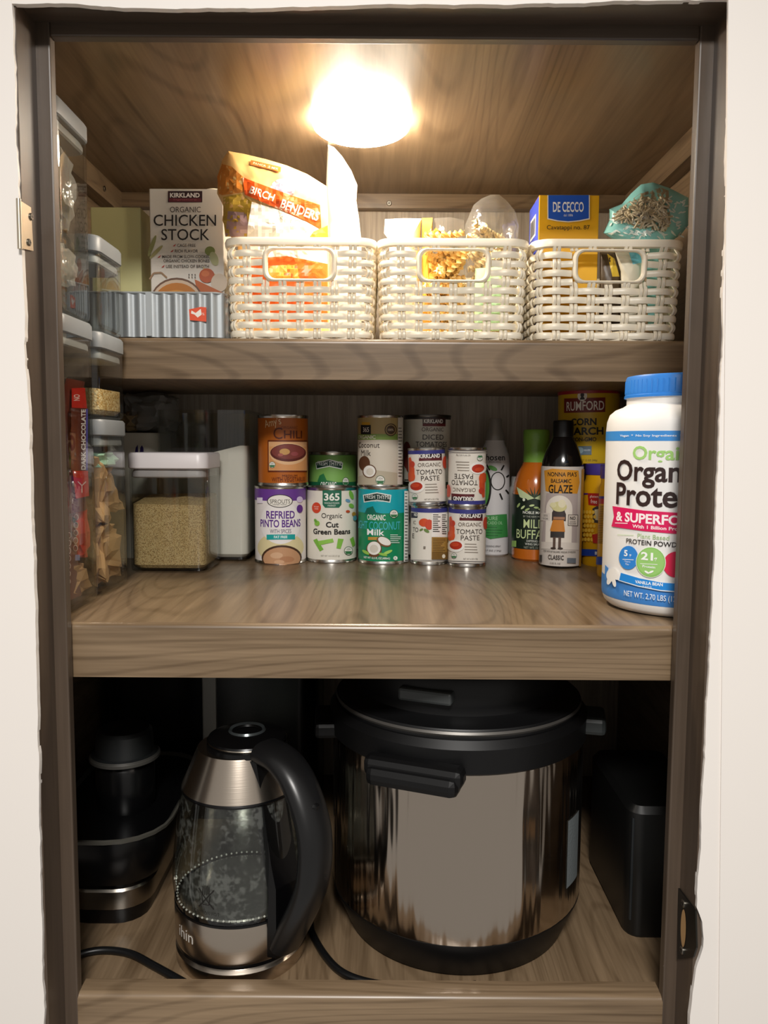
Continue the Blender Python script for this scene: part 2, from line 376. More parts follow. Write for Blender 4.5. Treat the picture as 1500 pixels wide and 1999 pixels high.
wall_piece('wall_front_left', [(18, -160), (22, 0), (29, 170), (38, 420), (50, 700), (66, 1080), (72, 1300), (76, 1560), (86, 1999), (90, 2200)], lambda x, y: (-500, y))
wall_piece('wall_front_right', [(1434, -160), (1431, 0), (1424, 200), (1413, 600), (1396, 1100), (1379, 1400), (1365, 1700), (1361, 1772), (1370, 1800), (1374, 1850), (1361, 1893), (1352, 1940), (1347, 1999), (1340, 2200)], lambda x, y: (2000, y))
wall_piece('wall_top', [(-400, 4), (22, 6), (150, 8), (240, 16), (420, 17), (600, 13), (760, 8), (1000, 9), (1200, 2), (1431, 0), (1900, 0)], lambda x, y: (x, -500), YJ - .0035)
cs_ = MB(); q = [U(1424, -150, YJ - .0055), U(2000, -150, YJ - .0055), U(2000, 2200, YJ - .0055), U(1402, 2200, YJ - .0055)]
cs_.loft([[p + Vector((0, .003, 0)) for p in q], q], M_WHITE, smooth=False); struct(cs_, 'trim_9')
# hinge leaf and strike plate
h = thing('door_hinge', 'pale metal hinge leaf screwed to the left door jamb', 'hinge', UX(50, 440, XL - .013))
XH = XL - .0128
mb = MB(); q = [UX(37, 392, XH), UX(57, 405, XH), UX(62, 490, XH), UX(40, 485, XH)]
mb.loft([[p for p in q], [p + Vector((.0016, 0, 0)) for p in q]], mat('#c9bda8', .3, .8), smooth=False); mb.build('hinge_leaf', h)
pin = MB(); pin.tube([UX(34, 388, XH) + Vector((.001, 0, 0)), UX(37, 486, XH) + Vector((.001, 0, 0))], .0022, mat('#c9bda8', .3, .8)); pin.build('hinge_pin', h)
for px, py in ((56, 423), (52, 473)): screw(UX(px, py, XH) + Vector((.0014, 0, 0)), (1, 0, 0), h, .0032)
s_ = thing('strike_plate', 'dark metal strike plate with oval hole on the right jamb', 'strike plate', UX(1340, 1810, XR + .013))
XS = XR + .0128; mb = MB(); q = [UX(*p, XS) for p in ((1327, 1733), (1361, 1778), (1363, 1850), (1357, 1868), (1326, 1872))]
mb.loft([q, [p - Vector((.0015, 0, 0)) for p in q]], mat('#3b3a36', .35, .9), smooth=False); mb.build('plate', s_)
mb = MB(); cc = UX(1338, 1812, XS) - Vector((.0018, 0, 0)); mb.add([cc + Vector((0, .0065 * math.cos(a), .019 * math.sin(a))) for a in [2 * PI * k / 24 for k in range(24)]], [list(range(24))], mat('#b08a5c', .7)); mb.build('latch_hole', s_, 'raw wood showing through latch hole')
for px, py in ((1339, 1764), (1336, 1855)): screw(UX(px, py, XS) - Vector((.0014, 0, 0)), (-1, 0, 0), s_, .004)

# ================================================================== LAMP
pc = UZ(706, 232, ZC); pl = thing('puck_light', 'lit round white puck light stuck to the wooden ceiling', 'lamp', pc)
RP = 95 * MPP(pc.y, ZC)
MB().lathe([(RP * .9, 0), (RP * .9, -.002)], mat('#f2f0ea', .4), 64, pc, (True, True)).build('housing', pl)
pr = [(RP * .985, -.0005), (RP, -.002), (RP, -.0075)] + [(RP * math.cos(a), -.0075 - .016 * math.sin(a)) for a in [PI / 2 * k / 8 for k in range(1, 8)]] + [(.0008, -.0236)]
MB().lathe(pr, emit('puck_glow', '#fff1dc', PUCK), 64, pc, (False, True)).build('diffuser', pl, 'glowing domed diffuser')

# ================================================================== LOWER COMPARTMENT
# ---- pressure cooker
pf = UZ(880, 1908, ZF); RI = 238 * MPP(pf.y + .15, ZF + .15); IC = Vector((U(888, 1700, pf.y + RI * .87).x, pf.y + RI * .87, ZF))
ip = thing('pressure_cooker', 'large steel and black electric pressure cooker on the cabinet floor', 'cooker', IC)
zi = lambda y: U(880, y, pf.y - RI * .12).z - ZF
z1, z2, z3 = zi(1850), zi(1516), zi(1478)
MB().lathe([(RI * .84, 0), (RI * .87, .003), (RI * .93, z1 * .55), (RI * .985, z1 * .97), (RI * .985, z1)], M_BLACKM, 96, IC).build('base', ip)
MB().lathe([(RI * .975, z1 - .004), (RI * .985, z1 + .002), (RI * .985, z2 - .002), (RI * .975, z2 + .004)], M_POT, 128, IC).build('steel_body', ip, 'polished steel body band')
MB().lathe([(RI * .98, z2), (RI * 1.005, z2 + .003), (RI * 1.01, z3 + .008), (RI * .97, z3 + .016), (RI * .93, z3 + .016)], M_BLACKM, 96, IC).build('collar', ip)
zt = ZMb - ZF - .012
lid = MB().lathe([(RI * .95, z3 + .012), (RI * .955, z3 + .022), (RI * .94, z3 + .026), (RI * .84, z3 + .028), (RI * .79, z3 + .032), (RI * .785, z3 + .04), (RI * .79, z3 + .042), (RI * .785, zt - .006), (RI * .76, zt - .001), (RI * .3, zt)], mat('#0d0d0e', .42, spec=.35), 96, IC).build('lid', ip)
MB().lathe([(RI * .956, z3 + .019), (RI * .965, z3 + .0215), (RI * .956, z3 + .024)], mat('#5f5c58', .4, .6), 96, IC, (False, False)).build('lid_edge', lid, 'thin bright metal lid edge')
def radial_box(ang, r0, r1, wd, za, zb, m, bev=.004):
    mb = MB(); d = Vector((math.sin(ang), -math.cos(ang), 0)); a = Vector((math.cos(ang), math.sin(ang), 0)); bm = bmesh.new(); bmesh.ops.create_cube(bm, size=1)
    for v in bm.verts: v.co = IC + d * ((r0 + r1) / 2 + v.co.y * (r1 - r0)) + a * v.co.x * wd + Vector((0, 0, (za + zb) / 2 + v.co.z * (zb - za)))
    bmesh.ops.recalc_face_normals(bm, faces=list(bm.faces)); bmesh.ops.bevel(bm, geom=list(bm.edges), offset=bev, segments=2, affect='EDGES', profile=.5); bm.verts.index_update()
    mb.add([v.co for v in bm.verts], [[v.index for v in f.verts] for f in bm.faces], m); bm.free(); return mb
ah = math.asin(max(-1, min(1, (U(814, 1515, IC.y - RI).x - IC.x) / RI)))
radial_box(ah, RI * .97, RI + .024, .100, zi(1540), zi(1500), M_BLACKM, .008).build('handle', ip)
radial_box(ah, RI * .97, RI + .019, .108, zi(1524), zi(1486), M_BLACKM, .007).build('handle_mount', ip)
radial_box(ah, RI * .72, RI * .85, .06, z3 + .046, z3 + .060, mat('#3a3d3d', .4), .003).build('lid_tab', lid)
radial_box(1.35, RI * .9, RI + .022, .05, zi(1500), zi(1462), mat('#2c3030', .4), .005).build('side_handle', ip)
radial_box(-1.5, RI * .9, RI + .02, .07, zi(1520), zi(1485), M_BLACKM, .005).build('side_handle', ip)
aa = .98; mb = MB()
for k in range(8):
    a0 = aa - .11 + .22 * k / 8; a1 = aa - .11 + .22 * (k + 1) / 8; rr = RI * .985 + .0008
    mb.add([IC + Vector((rr * math.sin(a), -rr * math.cos(a), z)) for a, z in ((a0, zi(1790)), (a1, zi(1790)), (a1, zi(1650)), (a0, zi(1650)))], [(0, 1, 2, 3)], mat('#6f7678', .5, bump=.3, bscale=400))
mb.build('rating_sticker', ip, 'grey rating sticker on side of body')
# ---- glass kettle
kf = UZ(478, 1934, ZF); RK = 128 * MPP(kf.y + .07, ZF + .1); KC = Vector((U(472, 1750, kf.y + RK).x, kf.y + RK, ZF))
ke = thing('electric_kettle', 'glass electric kettle with steel bands and black handle', 'kettle', KC)
zk = lambda y: U(475, y, kf.y + RK * .1).z - ZF
zb1, zb2, zg, zc1, zl = zk(1872), zk(1802), zk(1580), zk(1500), zk(1462)
KS = kf.y
MB().lathe([(RK * .96, 0), (RK * .99, .004), (RK * .99, .016), (RK * .93, .02)], M_STEEL, 64, KC).build('power_base', ke)
MB().lathe([(RK * .93, .018), (RK * .985, .022), (RK * .985, .026)], M_BLACK, 64, KC).build('base_gap', ke)
zA = .026; zB = zk(1808)
MB().lathe([(RK * .985, zA), (RK * .995, zA + .003), (RK * 1.0, zB - .004), (RK * .985, zB)], M_STEEL, 96, KC).build('steel_band', ke, 'brushed steel lower band')
MB().lathe([(RK * .985, zB), (RK * 1.0, zB + .001), (RK * 1.0, zB + .003), (RK * .97, zB + .004)], M_BLACK, 64, KC).build('seal_ring', ke)
MB().lathe([(RK * .92, zB + .0045), (RK * .90, zB + .006), (.001, zB + .0065)], mat('#b8b4ac', .22, .9, bump=.15, bscale=120), 64, KC, (False, True)).build('heating_plate', ke)
gp = []
for k in range(15):
    f = k / 14; gp.append((RK * (.99 + .045 * math.sin(min(1, f * 3.2) * PI / 2) - .20 * max(0, f - .12) ** 1.45), zB + .004 + (zg - zB - .004) * f))
gl = MB(); gl.lathe(gp, M_GLASS, 96, KC, (False, False)); gl.lathe([(r - .003, z) for r, z in gp], M_GLASSW, 96, KC, (False, False)); gl.build('glass_body', ke)
rg = gp[-1][0]
bd = MB()
for k in range(72):
    a = 2 * PI * k / 72; bd.lathe([(.0004, -.0014), (.0015, 0), (.0004, .0014)], mat('#d5d2c9', .15, .3), 6, KC + Vector((RK * .955 * math.cos(a), RK * .955 * math.sin(a), zB + .0075)))
bd.build('beaded_ring', ke, 'beaded ring moulded round the glass foot', 'stuff')
MB().lathe([(rg * 1.0, zg - .002), (rg * 1.012, zg), (rg * .99, zg + .003)], M_BLACK, 64, KC).build('neck_ring', ke)
rc = 83 * MPP(kf.y + RK * .3, ZF + .2)
MB().lathe([(rg * 1.0, zg + .002), (rc * 1.05, zc1 - .002), (rc * 1.03, zc1)], M_STEEL, 96, KC).build('steel_collar', ke, 'brushed steel neck collar')
rl = 80 * MPP(kf.y + RK * .5, ZF + .25); KL = KC + Vector((.008, 0, 0))
MB().lathe([(rc * 1.0, zc1 - .001), (rc * .98, zc1 + .004), (rl * .97, zc1 + .005), (rl, zc1 + .008), (rl * .97, zc1 + .0105), (rl * .78, zc1 + .0135), (rl * .5, zc1 + .016), (rl * .4, zc1 + .0165), (rl * .36, zc1 + .014), (.001, zc1 + .013)], M_BLACK, 64, KL).build('kettle_lid', ke)
MB().lathe([(rl * .985, zc1 + .006), (rl * 1.01, zc1 + .0075), (rl * .985, zc1 + .009)], mat('#b9b0a2', .2, 1.0), 64, KL, (False, False)).build('lid_trim', ke, 'bright thin lid trim ring')
MB().lathe([(rl * .48, zc1 + .0155), (rl * .44, zc1 + .0185), (rl * .38, zc1 + .0165)], mat('#4a4f50', .25, .6), 48, KL, (False, False)).build('knob_ring', ke)
# handle: a loop reaching out to the right and towards the room
hd = Vector((.74, -.67, 0)).normalized()
hp = []
for px, py, r in ((0, zc1 + .004, .60), (0, zc1 + .002, .95), (0, zc1 - .012, 1.28), (0, zc1 - .04, 1.54), (0, (zc1 + zB) / 2 + .015, 1.66), (0, (zc1 + zB) / 2 - .025, 1.62), (0, zB + .03, 1.46), (0, zB + .002, 1.26), (0, zB - .028, 1.03)):
    hp.append(KC + hd * RK * r + Vector((0, 0, py)))
sm = []
for i in range(len(hp) - 1):
    p0, p1, p2, p3 = hp[max(i - 1, 0)], hp[i], hp[i + 1], hp[min(i + 2, len(hp) - 1)]
    for k in range(5):
        t = k / 5; sm.append(.5 * ((2 * p1) + (-p0 + p2) * t + (2 * p0 - 5 * p1 + 4 * p2 - p3) * t * t + (-p0 + 3 * p1 - 3 * p2 + p3) * t ** 3))
sm.append(hp[-1])
hm = MB(); side = Vector((-hd.y, hd.x, 0)); rings = []
for i, p in enumerate(sm):
    tt = (sm[min(i + 1, len(sm) - 1)] - sm[max(i - 1, 0)]).normalized(); nn = side.cross(tt)
    rings.append([p + side * .0205 * math.cos(a) * abs(math.cos(a)) ** -.3 * (1 if abs(math.cos(a)) > 1e-3 else 0) + nn * .0125 * math.sin(a) for a in [2 * PI * (k + .5) / 16 for k in range(16)]])
hm.loft(rings, mat('#121213', .33)); hm.build('handle', ke)
st = MB(); b0 = KC + hd * RK * .99
st.loft([[KC + hd * r + side * w + Vector((0, 0, z)) for r, w in ((RK * (q - .03), -.021), (RK * (q - .03), .021), (RK * (q + .09), .017), (RK * (q + .09), -.017))] for q, z in ((.98, zA + .004), (1.0, zB), (1.0, zB + .04), (.9, (zB + zg) / 2), (.72, zg), (.58, zc1 - .002))], M_BLACK, smooth=False); st.build('handle_spine', ke)
sw = MB(); ps = sm[14] + hd * .009; sw.lathe([(.006, -.002), (.0065, .002), (.004, .004)], M_BLACKM, 16, ps); sw.build('switch', ke)
def kmap(cx, cz, R_of_z, c, rot):
    def fm(x, y, off):
        th = (x - cx) * .00058 / RK + rot; z = cz - y * .00058; r = R_of_z(z) + off + .0004
        return c + Vector((r * math.sin(th), -r * math.cos(th), z))
    return fm
def gr(z):
    for (r0, a0), (r1, a1) in zip(gp, gp[1:]):
        if a0 <= z <= a1: return r0 + (r1 - r0) * (z - a0) / (a1 - a0)
    return RK
hz = zk(1752); dk = '#15120f'
ops = [LN([(-15, -20), (15, 15)], 2.5, dk), LN([(15, -20), (-15, 15)], 2.5, dk)] + [LN([(x, -28 + abs(x) * .5), (x, -10)], 2.2, dk) for x in (-6, -2, 2, 6)] + [LN([(-8, -10), (-6, 8), (6, 8), (8, -8)], 2, dk), T('CAUTION HOT', 0, 24, 7, dk, 50)]
print_on(ops, kmap(0, hz, gr, KC, -.32), 'warning_print', ke, 4)
print_on([T('ihin', 0, 0, 22, '#cfcac2', 44)], kmap(0, (zA + zB) / 2 + .003, lambda z: RK, KC, -.75), 'brand_lettering', ke, 4)
# ---- black appliances at the left and behind
def smoothbox(mb, cx, cy, w, d, r, zs, m):
    mb.loft([[(cx + x * 1, cy + y * 1, z) for x, y in rrect(w + g * 2, d + g * 2, max(.004, r + g))] for z, g in zs], m); return mb
bx0 = -.41; bx1 = U(335, 1700, .93).x; bw = bx1 - bx0; bc = (bx0 + bx1) / 2; by = 1.0; zr = U(240, 1640, .87).z
bf = thing('countertop_appliance', 'black rounded countertop appliance with a pale rim left of kettle', 'appliance', (bc, by, ZF))
mb = smoothbox(MB(), bc, by, bw, .26, .06, [(ZF + .0, -.026), (ZF + .01, -.024), (ZF + .05, -.022), (ZF + .055, -.012), (ZF + .075, -.004), (zr - .02, 0), (zr - .004, 0)], M_BLACK); mb.build('body', bf)
mb = smoothbox(MB(), bc, by, bw, .26, .06, [(ZF + .018, -.0235), (ZF + .02, -.021), (ZF + .042, -.020), (ZF + .045, -.0225)], mat('#9b958c', .25, 1.0)); mb.build('chrome_foot', bf, 'chrome foot band')
mb = MB(); mb.loft([[(bc + x, by + y, z) for x, y in rrect(bw + g * 2, .26 + g * 2, .06 + g)] for z, g in [(zr - .006, 0), (zr - .005, .003), (zr - .001, .0035), (zr, .001), (zr - .004, -.003)]], mat('#47453f', .3), False, False); mb.build('rim', bf, 'pale raised rim')
kc = Vector((U(235, 1530, by - .05).x, by - .03, zr)); kk = MB().lathe([(.034, -.004), (.036, .004), (.036, .05), (.032, .056)], M_BLACK, 48, kc); kk.build('lid_drum', bf)
MB().lathe([(.03, .055), (.042, .058), (.042, .064), (.036, .066), (.034, .092), (.03, .096)], mat('#1b1d1e', .4), 48, kc).build('lid_cap', bf)
MB().lathe([(.0395, .0572), (.0432, .059), (.0432, .0625), (.041, .065)], mat('#4f4d49', .35, .3), 48, kc, (False, False)).build('cap_band', bf, 'grey band below the cap')
bk = thing('tall_appliance', 'tall black appliance with silver vertical strip behind the kettle', 'appliance', (-.22, 1.23, ZF))
smoothbox(MB(), -.26, 1.235, .32, .15, .03, [(ZF, 0), (ZF + .01, .002), (ZMb - .06, .002), (ZMb - .035, -.002)], M_BLACK).build('body', bk)
sx0 = U(397, 1370, 1.16).x; sx1 = U(424, 1370, 1.16).x
MB().box((sx0, 1.152, U(410, 1425, 1.15).z - .05), (sx1, 1.162, ZMb - .036), mat('#a9a6a0', .4, .2), .002).build('silver_strip', bk, 'silver vertical strip')
rb = thing('black_box', 'plain black rounded box standing right of the pressure cooker', 'box', (.28, 1.1, ZF))
rx0 = U(1158, 1700, 1.02).x; ry = UZ(1230, 1832, ZF).y
smoothbox(MB(), (rx0 + .385) / 2, ry + .09, .385 - rx0, .18, .018, [(ZF, -.002), (ZF + .004, 0), (U(1165, 1590, ry).z, 0), (U(1165, 1578, ry).z, -.006)], mat('#0a0b0b', .45)).build('body', rb)
MB().tube([Vector((rx0 + .006, ry + .006, ZF + .02)), Vector((rx0 + .006, ry + .006, U(1165, 1600, ry).z))], .0022, mat('#1d2022', .3)).build('corner_seam', rb)
# ---- cords on the floor
def cord(label, pts, r=.0042, name='power_cord'):
    P = [UZ(x, y, ZF + r) if len(q) == 2 else UZ(x, y, ZF + r) + Vector((0, 0, q[2])) for q in pts for x, y in [q[:2]]]; sm = []
    for i in range(len(P) - 1):
        p0, p1, p2, p3 = P[max(i - 1, 0)], P[i], P[i + 1], P[min(i + 2, len(P) - 1)]
        for k in range(8):
            t = k / 8; sm.append(.5 * ((2 * p1) + (-p0 + p2) * t + (2 * p0 - 5 * p1 + 4 * p2 - p3) * t * t + (-p0 + 3 * p1 - 3 * p2 + p3) * t ** 3))
    sm.append(P[-1]); return tag(MB().tube(sm, r, mat('#0f0f10', .35)).build(name), label, 'cord')
cord('black power cord curving across the floor left of the kettle', [(120, 1880), (160, 1862), (205, 1855), (255, 1862), (300, 1885), (345, 1910), (380, 1930)])
cord('black power cord looping in front of the pressure cooker', [(606, 1800), (610, 1822), (634, 1864), (668, 1898), (722, 1918), (800, 1927), (880, 1930), (930, 1922)], .0042)

# ================================================================== MIDDLE SHELF: lathed goods
class Lathe:
    """a round thing drawn in photo pixels: cx, bottom and top pixel rows, widest width"""
    def __init__(s, name, label, cat, cx, ybot, ytop, w, base=None, flip=False, tilt=0, spin=0, group=None):
        s.cx, s.yb, s.yt = cx, ybot, ytop
        if base is None:
            f = UZ(cx, ybot, ZM); zb = ZM; Yf = f.y; Rr = w / 2 * MPP(Yf, ZM)
            for _ in range(3): Rr = w / 2 * MPP(Yf + Rr, ZM)
            Yc = Yf + Rr
        else: Yc, zb = base; Rr = w / 2 * MPP(Yc, zb); Yf = Yc - Rr
        s.R, s.Yc, s.Yf, s.zb = Rr, Yc, Yf, zb; s.X = U(cx, (ybot + ytop) / 2, Yc).x
        s.H = U(cx, ytop, Yf).z - zb; s.sv = s.H / (ybot - ytop); s.sp = MPP(Yf, zb); s.rpx = Rr / s.sp
        s.top = zb + s.H
        rz = -math.atan2(s.X, Yc) + spin
        s.o = thing(name, label, cat, (s.X, Yc, zb + (s.H if flip else 0)), (0, (PI if flip else 0) + tilt, rz), group, local=True)
        s.prof = [(Rr, 0), (Rr, s.H)]; s.flip = flip; s.off0 = 0.0002
    def rz(s, z):
        for (r0, a0), (r1, a1) in zip(s.prof, s.prof[1:]):
            if a0 <= z <= a1 and a1 > a0: return r0 + (r1 - r0) * (z - a0) / (a1 - a0)
        return s.R
    def y2z(s, y): return (s.yb - y) * s.sv
    def P(s, prof): return [(r * s.sp, s.y2z(y)) for r, y in prof]
    def arc(s, x): d = max(-.985, min(.985, (x - s.cx) / s.rpx)); return s.rpx * math.asin(d)
    def fmap(s, a, y, off):
        th = a / s.rpx; z = s.y2z(y); r = s.rz(z) + off + s.off0; return Vector((r * math.sin(th), -r * math.cos(th), z))
    def yfix(s, x, y):
        d = max(-.985, min(.985, (x - s.cx) / s.rpx)); dep = s.Yc - s.R * math.sqrt(1 - d * d); return 865 + (y - 865) * dep / s.Yf
    def print(s, ops, parent, name='label_print', step=4.0):
        fx = []
        for o in ops:
            for q in (o if isinstance(o, list) else [o]):
                if q[0] == 'T': q = q[:3] + (s.yfix(q[2], q[3]),) + q[4:]
                else:
                    pts = q[1]; d = []
                    for i, p in enumerate(pts):
                        p2 = pts[(i + 1) % len(pts)]; n = max(1, int(abs(p2[0] - p[0]) / 6))
                        for k in range(n): d.append((p[0] + (p2[0] - p[0]) * k / n, p[1] + (p2[1] - p[1]) * k / n))
                    q = ('G', [(x, s.yfix(x, y)) for x, y in d], q[2])
                fx.append(q)
        return print_on(fx, s.fmap, name, parent, step, arc=s.arc)
    def ring(s, y0, y1, m, parent, name, off=.0001, n=72):
        z0, z1 = sorted((s.y2z(y0), s.y2z(y1))); zs = [z0] + [z for _, z in s.prof if z0 < z < z1] + [z1]
        return MB().lathe([(s.rz(z) + off, z) for z in zs], m, n, (0, 0, 0), (False, False)).build(name, parent)
def can(label, cx, yb, yt, w, base_col, bands, ops, base=None, flip=False, tilt=0, spin=0, group=None, rim=M_TIN, name='food_can'):
    c = Lathe(name, label, 'can', cx, yb, yt, w, base, flip, tilt, spin, group); Rr, H = c.R, c.H
    MB().lathe([(Rr * .93, 0), (Rr * 1.0, .0004), (Rr * 1.0, .003), (Rr * .975, .0045), (Rr * .975, H - .0045), (Rr * 1.0, H - .003), (Rr * 1.0, H - .0004), (Rr * .965, H), (Rr * .955, H - .003), (.001, H - .0032)], rim, 72).build('tin', c.o, 'bare metal ends and rims')
    c.prof = [(Rr * .982, 0), (Rr * .982, H)]
    lb = MB().lathe([(Rr * .982, .005), (Rr * .982, H - .005)], mat(base_col, .35), 96, (0, 0, 0), (False, False)).build('paper_label', c.o)
    for i, (y0, y1, col) in enumerate(bands): c.ring(max(y0, yt + 5), min(y1, yb - 5), mat(col, .35), lb, 'label_band', .00015 + i * .00003, 96)
    c.off0 = .0003
    if ops: c.print(ops, lb)
    return c
def usda(x, y, r): return [E(x, y, r, r, '#2a5a3c'), E(x, y, r * .88, r * .88, '#f2efe6'), G([(x - r * .85, y + r * .1), (x + r * .85, y + r * .1), (x + r * .5, y + r * .75), (x - r * .5, y + r * .75)], '#3d7a4c'), T('USDA', x, y - r * .35, r * .45, '#2a3a30', r * 1.1)]
def lines(x0, x1, y0, y1, n, col, w=1.2, seed=1):
    rnd = random.Random(seed); return [R(x0, y0 + (y1 - y0) * k / max(1, n - 1), x0 + (x1 - x0) * rnd.uniform(.6, 1), y0 + (y1 - y0) * k / max(1, n - 1) + w, col) for k in range(n)]
pinto = can('refried pinto beans can with purple top band, below the orange can', 548, 1103, 950, 100, '#efe9e6', [(950, 978, '#6d3f97')],
  [E(548, 1068, 46, 30, '#e6d8a8'), E(548, 1020, 40, 42, '#f4f0ee'), E(547, 978, 25, 13, '#2f2a24'), E(547, 978, 23.5, 11.5, '#f3efe6'), T('SPROUTS', 547, 979, 8, '#3a3128', 40), T('FARMERS MARKET', 547, 985, 2.6, '#3a3128', 28),
   T('REFRIED', 548, 1005, 15, '#5f2f8e', 58, .02), T('PINTO BEANS', 548, 1022, 15, '#5f2f8e', 88, .02), T('WITH SPICES', 548, 1037, 8, '#5b4a6a', 42), R(521, 1043, 576, 1053, '#1fa6a4'), T('FAT FREE', 548, 1048, 5, '#eafcfa', 26, .03),
   E(550, 1088, 39, 24, '#4b3323'), E(550, 1090, 36, 22, '#c79872'), E(540, 1084, 12, 6, '#d9b08c'), E(560, 1092, 14, 6, '#b98560'), E(545, 1097, 10, 4, '#d7ab86'), R(503, 971, 514, 982, '#efe6f4'), E(585, 993, 6, 8, '#5f2f8e'), E(585, 975, 6, 6, '#d9c9ea')])
gb365 = can('cut green beans can with leaf pattern and green logo tab', 648, 1100, 952, 98, '#ece7da', [],
  [G([(630, 957), (667, 957), (667, 985), (662, 991), (635, 991), (630, 985)], '#1f6b50'), T('365', 648, 970, 15, '#f3f3ea', 31, .03), T('WHOLE FOODS', 648, 982, 3.4, '#e8f2ea', 30), T('MARKET', 648, 987, 3, '#e8f2ea', 16), E(618, 991, 9, 10.5, '#d8482a'), T('NO SALT', 618, 989, 2.6, '#f6e6da', 12), T('ADDED', 618, 993, 2.6, '#f6e6da', 9),
   T('Organic', 648, 1008, 13, '#2b2a28', 41), T('Cut', 649, 1024, 11, '#1f1e1d', 25, .025), T('Green Beans', 648, 1038, 11, '#1f1e1d', 80, .025),
   G([(612, 1054), (619, 1051), (632, 1072), (625, 1076)], '#7dbb45'), G([(621, 1056), (650, 1051), (652, 1058), (624, 1064)], '#93cb55'), G([(660, 1051), (671, 1052), (665, 1071), (657, 1070)], '#86c24c'), G([(683, 1052), (690, 1047), (694, 1062), (689, 1068)], '#7dbb45'),
   E(686, 966, 4, 9, '#7dbb45', -20), E(679, 977, 5, 3, '#6f9ec0', 20), E(686, 987, 5.5, 4, '#7dbb45', 30), E(679, 998, 4, 2.6, '#c4502a'), E(691, 1003, 4, 4, '#b08a3a'), E(693, 1011, 4, 5, '#5aa0b4'), E(620, 1021, 5, 5, '#8ac24a'), E(617, 1016, 2.5, 4, '#6aa83a', -30), usda(680, 1075, 8.5), T('NET WT 14.5 OZ (411g)', 645, 1085, 3.5, '#8a867c', 36)])
coco = can('teal and green light coconut milk can with banner logo', 748, 1103, 951, 98, '#0f8a5c', [(951, 1002, '#10a8b6')],
  [G([(711, 1003), (716, 992), (728, 988), (734, 1000), (745, 1002), (748, 1004)], '#0f6a58'), G([(708, 966), (736, 961), (764, 966), (762, 981), (736, 977), (710, 981)], '#f0f4ee'), G([(710, 967.5), (736, 963), (762, 967.5), (760.5, 979), (736, 975.5), (711.5, 979)], '#173a34'), T('FRESH THYME', 736, 970, 8, '#f0f4ee', 52), T('FARMERS MARKET', 736, 978, 2.8, '#f0f4ee', 26),
   T('ORGANIC', 734, 1010, 11, '#f2f5ee', 38, .02), T('LIGHT COCONUT', 733, 1026, 16, '#45b9c8', 104, .01), T('Milk', 733, 1039, 12, '#ffffff', 36, .015), R(719, 1048, 746, 1054, '#c79a45'), usda(769, 1003, 8.5),
   E(750, 1057, 15, 9, '#7a5230', 25), E(751, 1056, 13, 7, '#f2efe8', 25), E(731, 1072, 15, 16, '#6b4526'), E(731, 1070, 13, 13, '#f4f1ea'), E(731, 1071, 8, 8, '#dcd6c8'), E(715, 1078, 8, 3, '#9ccf5a', 30), E(757, 1078, 10, 3, '#a8d764', -25), E(748, 1082, 9, 2.5, '#8cc24c', 15), lines(762, 784, 1043, 1058, 5, '#e8f2ea', 1.3), T('NET WT 13.5 FL OZ (400mL)', 735, 1090, 5.5, '#f2f5ee', 54, .02), E(772, 1089, 4, 4, '#f2f5ee'), T('K', 772, 1089, 4, '#0f8a5c'), R(788, 958, 797, 1096, '#eef0ec'), lines(789, 796, 962, 1092, 22, '#3a3f40', 1.6, 4)])
chili = can('orange-brown chili can with soup bowl picture, atop purple-banded can', 553, 947, 809, 98, '#b4611c', [],
  [T('Amy\'s', 532, 826, 20, '#ecd0a6', 36, 0, -12), T('ORGANIC', 566, 834, 5, '#7a3a16', 34), T('C', 543, 845, 22, '#5f2410', 18), T('HILI', 574, 847, 15, '#5f2410', 40, .01), R(523, 858, 601, 919, '#6a2c10'), R(525, 861, 600, 916, '#dca878'), R(526, 870, 599, 915, '#d89a62'), E(563, 884, 36, 21, '#e4b98c'), E(563, 882, 35, 17, '#5b231e'), E(563, 880, 32, 14, '#7d3a34'), E(556, 880, 10, 6, '#c99a5a'), E(575, 884, 7, 4, '#94484a'), E(548, 886, 5, 3, '#a65a50'), usda(532, 905, 6), T('MEDIUM', 566, 926, 4, '#5f2410', 30), T('WITH VEGETABLES', 566, 933, 8, '#6f2c12', 72)],
  base=(pinto.Yc, pinto.top))
cm365 = can('beige coconut milk can with halved coconut picture, atop teal can', 742, 947, 810, 88, '#d5ccbc', [(810, 846, '#b09a66'), (846, 857, '#86a650')],
  [R(704, 829, 724, 847, '#1c1d22'), R(706, 824, 722, 829, '#c99a2c'), T('365', 714, 838, 9, '#f0ede4', 15), E(763, 838, 12, 12, '#4a3524'), E(763, 838, 10, 10, '#b09a66'), E(763, 838, 8.5, 8.5, '#4a3524'), T('100%', 763, 838, 4.5, '#e6dac0', 12), T('ORGANIC', 713, 852, 7, '#f4f1e6', 46, .01), T('Coconut', 717, 867, 10, '#3f3730', 52), T('Milk', 714, 882, 11, '#3f3730', 24), G([(699, 928), (735, 915), (778, 920), (778, 943), (699, 943)], '#bdb29c'), E(712, 902, 11, 14, '#5b3a26'), E(722, 917, 13.5, 13, '#6a4a34'), E(722, 917, 11.5, 11, '#f2efe8'), E(723, 918, 7, 7, '#ddd6c8'), usda(743, 934, 9), R(776, 815, 787, 942, '#ded8cc'), lines(777, 786, 834, 925, 16, '#4a4640', 1.5, 3)],
  base=(coco.Yc, coco.top))
gz = U(650, 882, 1.235).z
support = can('short plain can under the light green beans can', 650, 1080, 1024, 92, '#8a8f86', [], [], base=(1.278, ZM))
